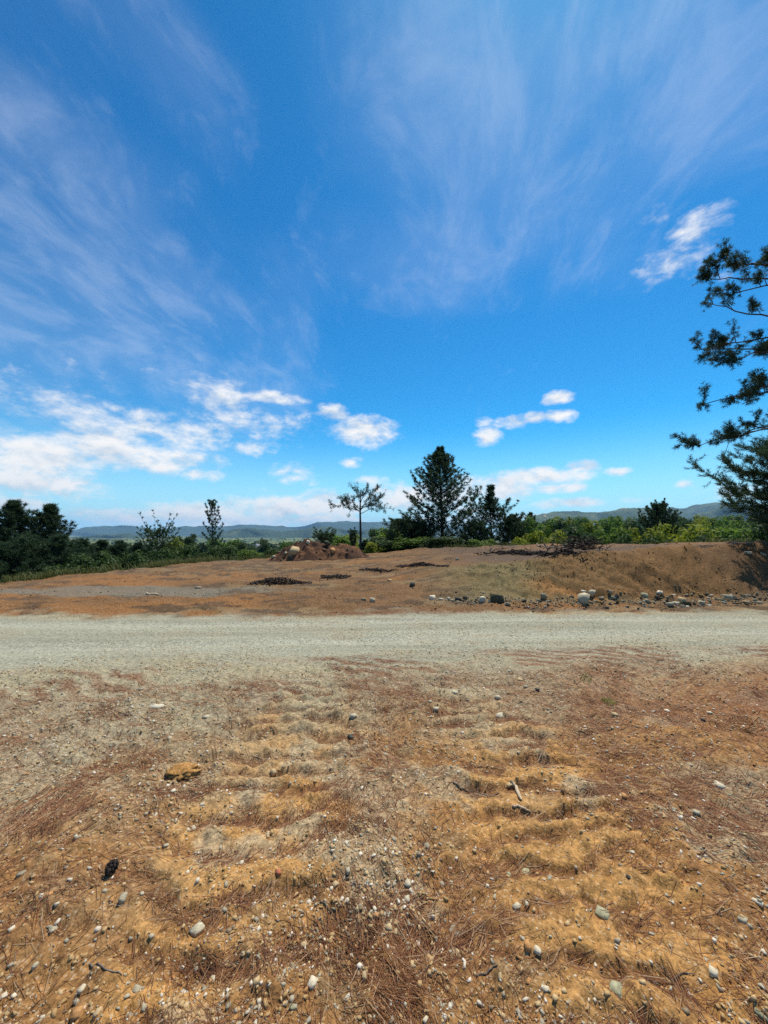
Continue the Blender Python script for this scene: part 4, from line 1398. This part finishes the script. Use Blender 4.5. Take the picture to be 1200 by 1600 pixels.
pine('slender_pine', 332, 780, 31, 42, 'slender open pine standing alone above the grass', 41, crown=0.30, whorl=0.50, per=4, twigs=5, n=20, nl=.19, nw=0.026, group=GP, pitch=.35, curl=.7, keep=.85,
     prof=lambda q: .95 * (1 - q) ** .6 + .1)
pine('airy_tree', 247, 799, 29, 60, 'airy small tree with see-through dotted foliage', 42, crown=0.2, whorl=0.34, per=5, twigs=6, n=18, nl=.15, nw=0.024, group=GP, pitch=.7, curl=.5, keep=.9, mat='leaf_dark',
     prof=lambda q: .55 + .5 * math.sin(math.pi * (0.15 + .75 * q)) if q < .85 else .35, cat='tree')
pine('pine_tree', 1030, 782, 44, 50, 'dense rounded pine alone above the green bushes on the rise', 51, crown=0.08, whorl=0.42, per=6, twigs=9, n=18, nl=.24, nw=0.036, group=GP, pitch=.6, mat='pine_far',
     prof=lambda q: max(.15, .5 + .5 * math.sin(math.pi * (.2 + .55 * q)) if q < .7 else (1 - q) * 2.2 + .2))
pine('pine_tree', 828, 800, 62, 20, 'thin distant tree sticking out above the bushes', 52, crown=0.35, whorl=0.6, per=4, twigs=5, n=16, nl=.3, nw=0.05, group=GP, pitch=.6)


# the tall pine whose boughs hang into the picture, and the sapling under it
def clump_limb(P, T, S, rng, clumps, thin=1.0):
    """a bough: bare near the trunk, then side branches that each end in a cloud of tufts"""
    k = len(P)
    T.add(P, np.linspace(.05, .012, k) * (.5 + .5 * thin), 6)
    for q in np.concatenate([rng.uniform(.38, 1.0, clumps), [.97]]):
        f = q * (k - 1); i = min(int(f), k - 2); p = P[i] + (P[i + 1] - P[i]) * (f - i)
        ax = unit(P[i + 1] - P[i])
        d = unit(ax * rng.uniform(.3, 1.0) + unit(np.cross(ax, (0, 0, 1))) * rng.normal(0, .6) + np.array([0, 0, rng.normal(.35, .45)]))
        L = rng.uniform(.35, .8)
        B = limb_pts(p, d, L, 5, .3, rng, .12)
        T.add(B, np.linspace(.016, .006, 6), 4)
        for _ in range(int(rng.integers(12, 20) * thin)):
            j = rng.integers(1, 6); td = unit(d + rng.normal(0, .65, 3) + np.array([0, 0, .35])); l = rng.uniform(.10, .34)
            T.add([B[j], B[j] + td * l], [.005, .003], 3)
            S.add(B[j] + td * l * .7, td, .10)
            S.add(B[j] + td * l * .3, unit(td + rng.normal(0, .6, 3)), .10)


def hanging_pine():
    rng = np.random.default_rng(81)
    D = 15.5
    x, y = spot(1330, D)
    zb = z1(x, y) - .1
    rt = empty('tall_pine', (x, y, zb))
    H = 18.5
    TB, T, S = Tubes(), Tubes(), Shoots()
    TB.add([(0, 0, 0), (.1, .05, H * .3), (-.05, 0, H * .6), (.05, 0, H * .85), (0, 0, H)], [.30, .24, .18, .09, .03], 12)
    TB.build('trunk', M['bark'], rt)

    def loc(u, v, dy): return np.array([(u - 1330) / FPX * (D + dy), dy, top_z(v, D + dy) - zb])
    # limb: pixel it leaves the trunk at, pixel it passes, pixel of the tip, depth, twigs
    limbs = [(420, (1240, 405), (1160, 420), .0, 16), (430, (1230, 415), (1185, 405), .6, 14), (470, (1220, 430), (1104, 463), -.4, 11), (440, (1235, 430), (1172, 440), .9, 14),
             (520, (1220, 520), (1120, 548), .2, 18), (540, (1215, 530), (1105, 576), -.3, 20), (545, (1230, 545), (1150, 545), .8, 15), 
             (590, (1225, 590), (1130, 612), -.5, 16), (600, (1210, 605), (1077, 640), .0, 20), 
             (655, (1210, 655), (1125, 690), -.2, 14), (660, (1205, 660), (1090, 706), .2, 18), (500, (1240, 500), (1180, 470), .9, 8)]
    for vt, b, c, dy, tw in limbs:
        p0 = np.array([0, 0, top_z(vt, D) - zb]); p1, p2 = loc(*b, dy), loc(*c, dy * 1.8)
        t = np.linspace(0, 1, 11)[:, None]
        P = (1 - t) ** 2 * p0 + 2 * t * (1 - t) * p1 + t ** 2 * p2 + rng.normal(0, .05, (11, 3))
        P[-3:] = P[-3:] + (P[-4] - P[-3:]) * np.array([[.1], [.22], [.3]])
        clump_limb(P, T, S, rng, int(tw * .5))
    # a drooping twig, nearly bare
    P = np.array([loc(1150, 690, .1), loc(1140, 715, .1), loc(1132, 735, .1), loc(1118, 752, .1), loc(1112, 757, .1)])
    T.add(P, np.linspace(.012, .004, 5), 4)
    S.add(P[-2], P[-1] - P[-2], .2); S.add(P[-3], P[-1] - P[-3], .15); S.add(P[-1], P[-1] - P[-2], .2)
    # the rest of the crown, outside the photograph
    for h in np.arange(6, H - .3, .6):
        for j in range(3):
            a = rng.uniform(-1.3, 1.3)          # the side away from the clearing
            L = 4.2 * (1 - (h - 6) / (H - 5)) ** .8 + .5
            clump_limb(limb_pts((0, 0, h), (math.cos(a), math.sin(a), .12), L, 8, .2, rng), T, S, rng, 2 + int(L), .5)
    T.build('branches', M['bark'], rt)
    V, F = S.mesh(17, .16, .015, .9, rng, .1)
    mesh_obj('crown', V, F, M['pine'], rt)
    tag(rt, 'tall pine hanging dark boughs into the sky at the photo\'s border', 'pine tree')


hanging_pine()
pine('sapling_pine', 1266, 662, 10.6, 232, 'bristly young pine below the hanging boughs at the edge of the bank', 91, crown=0.12, whorl=0.30, per=7, twigs=10, n=52, nl=.15, nw=0.014, pitch=.05, curl=.55, rise=.35, tl=.34, sl=.34, spread=.7, mat='pine',
     prof=lambda q: max(.08, (.6 + 1.6 * q) if q < .25 else 1.33 * (1 - q)))


# the bare-stemmed umbrella tree
def umbrella_tree():
    rng = np.random.default_rng(71)
    D = 34; x, y = spot(563, D)
    zb = z1(x, y) - .1
    k = FPX / D
    rt = empty('umbrella_tree', (x, y, zb))
    TB, T, S = Tubes(), Tubes(), Shoots()
    H = top_z(762, D) - zb
    TB.add([(0, 0, 0), (.03, 0, H * .4), (-.02, 0, H * .7), (.0, 0, H * .97)], [.13, .10, .075, .03], 8)
    TB.build('trunk', M['bark'], rt)

    def loc(u, v, dy=0): return np.array([(u - 563) / k, dy, top_z(v, D) - zb])
    limbs = [((563, 800), (549, 789), (538, 785), .0), ((563, 802), (578, 792), (600, 795), .3), ((563, 798), (573, 780), (588, 767), -.2), ((563, 800), (545, 792), (524, 790), -.3), ((563, 790), (560, 775), (556, 766), .2),
             ((563, 796), (570, 789), (585, 790), -.5), ((563, 786), (566, 775), (572, 764), .4), ((563, 798), (551, 784), (543, 777), .5), ((563, 792), (579, 781), (596, 778), .5), ((563, 800), (556, 792), (545, 796), .7), ((563, 797), (575, 788), (590, 785), -.8)]
    for a, b, c, dy in limbs:
        p0, p1, p2 = loc(*a), loc(*b, dy * .6), loc(*c, dy * 1.6)
        t = np.linspace(0, 1, 8)[:, None]
        P = (1 - t) ** 2 * p0 + 2 * t * (1 - t) * p1 + t ** 2 * p2 + rng.normal(0, .03, (8, 3))
        clump_limb(P, T, S, rng, 8, .5)
    T.build('branches', M['bark'], rt)
    V, F = S.mesh(9, .15, .022, 1.0, rng, .15)
    mesh_obj('crown', V, F, M['pine'], rt)
    tag(rt, 'bare-stemmed tree with a flat umbrella crown behind the dirt heap', 'tree')


umbrella_tree()
pine('young_pine', 571, 843, 33, 16, 'small dark shrub at the foot of the bare-stemmed tree', 72, crown=0.02, whorl=0.3, twigs=5, n=16, nw=0.03, group=GP, mat='pine')


# ------------------------------------------------------------------ broadleaf bushes and trees behind the rim
def leaf_crown(rng, lobes, n, ls):
    """leaf quads through a crown made of lobes, unit size (radius about 1, z 0..2)"""
    per = np.array([l[3] for l in lobes]) ** 2
    k = rng.choice(len(lobes), n, p=per / per.sum())
    L = np.array(lobes)[k]
    d = unit(rng.normal(size=(n, 3)))
    rr = (1 - 0.55 * rng.uniform(0, 1, n) ** 2.2)[:, None]
    P = L[:, :3] + d * L[:, 3:4] * rr * np.array([1, 1, .85]) + rng.normal(0, .03, (n, 3))
    nrm = unit(d + rng.normal(0, .6, (n, 3)) + np.array([0, 0, .4]))
    a = unit(np.cross(nrm, rng.normal(size=(n, 3)))); b = np.cross(nrm, a)
    s = ls * rng.uniform(.6, 1.3, n)[:, None]
    V = np.stack([P - a * s, P + b * s * .5, P + a * s, P - b * s * .5], 1).reshape(-1, 3)
    return V, np.arange(n)[:, None] * 4 + np.arange(4)[None]


BUSH = {}
for key, n, ls, nl in (('leaf_dark', 3600, .078, 11), ('leaf_mid', 3600, .078, 12), ('leaf_yellow', 3200, .078, 11)):
    for var in range(3):
        rng = np.random.default_rng(900 + var + 10 * len(BUSH))
        lobes = [(0, 0, .95, .62)]
        for _ in range(nl):
            a = rng.uniform(0, 6.28); q = rng.uniform(.25, .72)
            lobes.append((math.cos(a) * q, math.sin(a) * q, rng.uniform(.35, 1.55), rng.uniform(.26, .48)))
        V, F = leaf_crown(rng, lobes, n, ls)
        T = Tubes()
        T.add([(0, 0, -.4), (.02, 0, .4), (0, .03, .9)], [.06, .05, .03], 6)
        for l in lobes[1:]: T.add([(0, 0, .35), (l[0] * .5, l[1] * .5, .35 + (l[2] - .35) * .6), (l[0], l[1], l[2])], [.03, .02, .008], 4)
        V[:, 2] *= 1.95 / np.percentile(V[:, 2], 99.7)
        o1 = mesh_obj('crown', V, F, M[key]); o2 = T.build('trunk', M['bark'])
        BUSH[key, var] = (o1.data, o2.data)
        for o in (o1, o2): bpy.data.objects.remove(o)


def bush(name, u, vtop, D, wpx, key, label, seed, group, cat='bush', squash=None):
    rng = np.random.default_rng(seed)
    x, y = spot(u, D)
    zb = z1(x, y) - .05
    Hh = max(0.8, top_z(vtop, D) - zb)
    R = .5 * wpx / FPX * D
    rt = empty(name, (x, y, zb))
    c, t = BUSH[key, int(rng.integers(0, 3))]
    ch = min(Hh, 2.3 * R)                         # height of the leafy part
    for nm, me, sz, dz_ in (('crown', c, ch / 1.95, Hh - ch), ('trunk', t, Hh * .40, 0)):
        o = bpy.data.objects.new(nm, me); COL.objects.link(o); o.parent = rt
        o.scale = (R / .95, R / .95, sz)
        o.location = (0, 0, dz_ + (.4 * sz if nm == 'trunk' else 0))
    rt.rotation_euler = (0, 0, rng.uniform(0, 6.28))
    tag(rt, label, cat, group)


NEAR_B = [
    (606, 824, 31, 44, 'leaf_mid', 'green bush just right of the bare stem'), (636, 812, 33, 40, 'leaf_dark', 'tall dark bush left of the largest pine'), (600, 838, 28, 40, 'leaf_dark', 'low dark bush at the clearing\'s rim by the bare stem'),
    (640, 838, 28, 44, 'leaf_mid', 'leafy bush under the spreading young pine'), (530, 834, 36, 44, 'leaf_mid', 'bright bush behind the shoulder of the dirt heap'), (585, 846, 27, 26, 'leaf_yellow', 'yellowish low bush at the end of the dirt heap'),
    (715, 838, 28, 46, 'leaf_dark', 'dark bush in front of the largest pine'), (755, 842, 27, 34, 'leaf_mid', 'green bush glowing between the two biggest pines'), (680, 846, 27, 40, 'leaf_dark', 'low dark bush at the largest pine\'s foot'),
    (832, 833, 30, 40, 'leaf_yellow', 'yellow-green bush right of the pine clump'), (858, 832, 32, 44, 'leaf_yellow', 'yellow-green bush behind the long grey branch'), (815, 842, 26, 26, 'leaf_yellow', 'small yellow bush at the foot of the pine clump'),
    (900, 826, 34, 60, 'leaf_dark', 'grey-green bush behind the brush pile'), (950, 828, 36, 48, 'leaf_mid', 'green bush just right of the brush pile'), (1003, 828, 34, 46, 'leaf_yellow', 'bright bush left of the rounded pine'),
    (1060, 822, 34, 60, 'leaf_yellow', 'bright bush right of the rounded pine'), (1098, 823, 35, 56, 'leaf_yellow', 'yellow-green bush second right of the rounded pine'), (1140, 826, 33, 60, 'leaf_mid', 'green bush third right of the rounded pine'),
    (1178, 824, 34, 60, 'leaf_mid', 'green bush near the photo\'s right border'), (1220, 820, 32, 60, 'leaf_dark', 'dark bush cut by the photo\'s right border'), (975, 838, 30, 36, 'leaf_dark', 'low dark bush by the bank top past the brush pile'),
    (1040, 840, 28, 40, 'leaf_dark', 'low bush on the bank top under the rounded pine'), (1120, 840, 27, 44, 'leaf_dark', 'low bush on the bank top under the yellow-green bush'),
    (270, 852, 30, 44, 'leaf_dark', 'dark bush under the airy tree'), (300, 853, 30, 40, 'leaf_dark', 'dark bush left of the slender pine'), (318, 857, 28, 30, 'leaf_dark', 'green bush at the slender pine\'s foot'), (350, 853, 30, 36, 'leaf_dark', 'dark bush right of the slender pine'),
    (372, 852, 31, 34, 'leaf_dark', 'last dark bush before the open field'), (400, 858, 28, 30, 'leaf_mid', 'low green bush in front of the white house'), (425, 856, 28, 28, 'leaf_dark', 'low bush at the outer foot of the dirt heap'), (240, 858, 26, 40, 'leaf_dark', 'low green bush by the fallen trunk'),
    (165, 862, 23, 50, 'leaf_dark', 'low dark bush between dense pines and fallen trunk'), (115, 868, 20, 50, 'leaf_dark', 'low dark bush at the dense pines\' end'), (205, 862, 25, 44, 'leaf_dark', 'low dark bush behind the fallen trunk'),
]
for i, (u, v, D, w, key, lab) in enumerate(NEAR_B):
    bush('bush', u, v - (2 if u > 800 else -1), D, w * 1.5, key, lab, 1000 + i, 'bushes along the rim of the clearing')
MID = [(815, 812, 60, 40), (845, 815, 75, 44), (868, 818, 90, 36), (890, 816, 70, 50), (920, 819, 85, 40), (945, 815, 110, 36), (975, 814, 95, 40), (1000, 816, 75, 40), (1055, 812, 120, 40), (1085, 816, 90, 44), (1115, 812, 130, 40),
       (1140, 817, 80, 44), (1170, 812, 110, 40), (1195, 815, 85, 44), (880, 811, 160, 24), (910, 812, 180, 24), (960, 810, 200, 22), (1010, 811, 170, 24), (1070, 810, 210, 22), (1100, 809, 190, 22), (1150, 809, 220, 24), (1185, 809, 200, 22),
       (290, 842, 140, 24), (300, 838, 120, 14), (270, 846, 110, 30), (345, 846, 150, 26), (365, 847, 120, 26), (415, 846, 170, 18), (590, 830, 80, 26), (545, 838, 75, 30), (520, 842, 90, 30), (455, 850, 110, 24), (385, 851, 100, 22)]
order = {}
for i, (u, v, D, w) in enumerate(MID):
    key = ['leaf_mid', 'leaf_dark', 'leaf_mid', 'leaf_yellow', 'leaf_dark'][(i * 7) % 5]
    side = 'over the dirt heap' if u < 560 and u > 400 else ('beyond the slender pine' if u < 400 else ('beyond the bare-stemmed tree' if u < 640 else ('beyond the brush pile' if u < 1000 else 'beyond the rounded pine')))
    hue = {'leaf_mid': 'green', 'leaf_dark': 'dark green', 'leaf_yellow': 'yellow-green'}[key]
    dd = 'nearer' if D < 100 else ('farther' if D < 150 else 'farthest')
    kk = (hue, dd, side); order[kk] = order.get(kk, 0) + 1
    nth = ['first', 'second', 'third', 'fourth', 'fifth'][order[kk] - 1]
    bush('broadleaf_tree', u, v - 4, D, w * 1.35, key, f'{hue} broadleaf tree in the {dd} canopy {side}, {nth} from its pine' if 'heap' not in side else f'{hue} broadleaf tree in the {dd} canopy seen {side}, {nth} along', 2000 + i, 'trees in the valley behind the rim', 'tree')


# far-off woods that read as one mass
def far_woods():
    rng = np.random.default_rng(3001)
    n = 5200
    az = rng.uniform(-0.9, 0.9, n); r = 150 * (3200 / 150) ** rng.uniform(0, 1, n)
    X, Y = r * np.sin(az), r * np.cos(az)
    ok = fbm(X * .006, Y * .003, 3, 3003) + 0.35 * sstep(-.1, .3, az) > rng.uniform(-.25, .3, n)
    left = (az < 0.05)
    ok &= ~(left & (r < 420) & (rng.uniform(0, 1, n) < .6))
    X, Y, r = X[ok], Y[ok], r[ok]
    n = len(X)
    Z = z_macro(X, Y)
    h = rng.uniform(5, 9, n) * (1 + r / 4000)
    q = 22
    d = unit(rng.normal(size=(n, q, 3))); d[..., 2] = np.abs(d[..., 2]) * 1.0 - .15
    P = np.stack([X, Y, Z + h * .45], 1)[:, None] + d * np.stack([h * .55, h * .55, h * .5], 1)[:, None]
    nrm = unit(d + rng.normal(0, .35, d.shape))
    a = unit(np.cross(nrm, rng.normal(size=d.shape))); b = np.cross(nrm, a)
    s = (h * .22)[:, None, None] * rng.uniform(.6, 1.3, (n, q, 1))
    V = np.stack([P - a * s, P + b * s * .8, P + a * s, P - b * s * .8], 2).reshape(-1, 3)
    F = np.arange(n * q)[:, None] * 4 + np.arange(4)[None]
    tag(mesh_obj('far_woods', V, F, M['woods']), 'distant dark green woods spread over the valley floor', 'woods', kind='stuff')


M['woods'] = mat_leaf('far_canopy', (0.022, 0.045, 0.016), (0.065, 0.095, 0.030), 0.15, 0, .004)
far_woods()


# grass and weeds along the rim
def rim_grass():
    rng = np.random.default_rng(3101)
    n = 26000
    az = rng.uniform(-0.86, 0.86, n)
    d = rng.normal(0.5, 0.8, n) + 0.35
    R = np.interp(az, EDGE_AZ, EDGE_R) + d
    X, Y = R * np.sin(az), R * np.cos(az)
    dens = np.interp(az, [-.9, -.62, -.45, -.2, -.08, .02, .3, .9], [.35, .8, 1, .9, .25, .5, .35, .5])
    ok = (rng.uniform(0, 1, n) < dens * (0.35 + sstep(-.2, .4, fbm(X * .8, Y * .8, 2, 3103)))) & (edge_d(X, Y) > -.25)
    X, Y, az = X[ok], Y[ok], az[ok]
    n = len(X)
    H = np.interp(az, [-.9, -.45, -.15, 0, .9], [.30, .42, .40, .3, .24]) * rng.uniform(.5, 1.3, n)
    V, F = blade_mesh(X, Y, H, rng.uniform(0, 6.28, n), rng.uniform(.1, .9, n), np.full(n, .022), rng)
    tag(mesh_obj('rim_grass', V, F, M['grass']), 'rough grass and weeds along the rim of the clearing', 'grass', kind='stuff')


rim_grass()


# ------------------------------------------------------------------ houses in the valley
M['plaster'] = mat_plain('white_plaster', (0.62, 0.62, 0.60), (0.74, 0.73, 0.70), .6, bd=0)
M['roofing'] = mat_plain('pale_roof_sheet', (0.50, 0.50, 0.50), (0.60, 0.58, 0.56), .5, bd=0)
M['roof_red'] = mat_plain('red_roof_sheet', (0.32, 0.12, 0.08), (0.42, 0.18, 0.12), .5, bd=0)
M['dark_glass'] = mat_plain('window_glass', (0.03, 0.035, 0.04), (0.06, 0.07, 0.08), .5, rough=.2, bd=0)


def box(name, x0, x1, y0, y1, z0, z1_, mat, parent):
    V = np.array([(x, y, z) for z in (z0, z1_) for y in (y0, y1) for x in (x0, x1)], float)
    return mesh_obj(name, V, [(0, 2, 3, 1), (4, 5, 7, 6), (0, 1, 5, 4), (2, 6, 7, 3), (0, 4, 6, 2), (1, 3, 7, 5)], M[mat], parent)


def house(u, v, D, wpx, storeys, roof, label):
    x, y = spot(u, D)
    w = wpx / FPX * D / 2
    zt = top_z(v, D)
    h = 3.2 * storeys
    zg = zt - h - 1.6
    rt = empty('house', (x, y, zg))
    dd = w * .6
    box('wall', -w, w, -dd, dd, min(0, z1(x, y) - zg), h, 'plaster', rt)
    V = np.array([(-w - .5, -dd - .5, h), (w + .5, -dd - .5, h), (w + .5, dd + .5, h), (-w - .5, dd + .5, h), (-w - .5, 0, h + 1.6), (w + .5, 0, h + 1.6)])
    mesh_obj('roof', V, [(0, 1, 5), (2, 3, 4), (0, 5, 4), (2, 4, 5), (0, 4, 3), (1, 2, 5), (3, 2, 1), (3, 1, 0)], M[roof], rt)
    for s in range(storeys):
        for k in range(4):
            cx = -w + (k + .5) * w / 2
            if s == 0 and k == 1:
                box('door', cx - .6, cx + .6, -dd - .06, -dd + .02, 0.02, 2.3, 'dark_glass', rt); continue
            box('window', cx - .9, cx + .9, -dd - .06, -dd + .02, s * 3.2 + 1.0, s * 3.2 + 2.3, 'dark_glass', rt)
    tag(rt, label, 'house', 'houses in the valley')


house(409, 850, 420, 15, 2, 'roofing', 'white two-storey house left of the dirt heap')
house(278, 853, 400, 15, 1, 'roofing', 'long white house behind the airy tree')
house(312, 856, 380, 12, 1, 'roofing', 'low white house just left of the slender pine')
house(366, 848, 640, 8, 1, 'roof_red', 'tiny red-roofed house right of the slender pine')


# tan cut in the slope behind the pines
def earth_bank():
    D = 55; x, y = spot(816, D)
    zb = z1(x, y)
    zt = top_z(827, D) - zb
    gx, gy = np.meshgrid(np.linspace(-1, 1, 24), np.linspace(-1, 1, 16))
    X, Y = gx.ravel() * 3.2, gy.ravel() * 3
    h = zt * np.clip(1 - np.hypot(gx.ravel(), gy.ravel()) ** 2, 0, None) ** .5 * (1 - .35 * sstep(-1, 1, gx.ravel())) + .15 * fbm(X, Y, 3, 3201)
    i = np.arange(15)[:, None] * 24; j = np.arange(23)[None]
    F = np.stack([i + j, i + j + 1, i + 25 + j, i + 24 + j], -1).reshape(-1, 4)
    o = mesh_obj('earth_mound', np.stack([X, Y, h - .2], 1), F, M['tan_earth'], None, None, True)
    o.location = (x, y, zb)
    tag(o, 'pale tan mound of bare earth showing behind the pine clump', 'earth mound')


M['tan_earth'] = mat_plain('tan_earth', (0.38, 0.28, 0.16), (0.50, 0.38, 0.23), 1.5, bd=.05)
earth_bank()


# ------------------------------------------------------------------ the air
def haze():
    x, y, z0, zt = 14000, 14500, -130, 410
    V = np.array([(a, b, c) for c in (z0, zt) for b in (-y, y) for a in (-x, x)], float)
    m = bpy.data.materials.new('haze_air'); m.use_nodes = True
    t = m.node_tree; t.nodes.clear()
    o_ = t.nodes.new('ShaderNodeOutputMaterial')
    v = t.nodes.new('ShaderNodeVolumePrincipled')
    v.inputs['Color'].default_value = (0.38, 0.68, 1.0, 1)
    v.inputs['Density'].default_value = 6.5e-5
    v.inputs['Anisotropy'].default_value = 0.2
    t.links.new(v.outputs[0], o_.inputs['Volume'])
    o = mesh_obj('haze', V, [(0, 2, 3, 1), (4, 5, 7, 6), (0, 1, 5, 4), (2, 6, 7, 3), (0, 4, 6, 2), (1, 3, 7, 5)], m)
    o.display_type = 'WIRE'
    tag(o, kind='stuff')


haze()
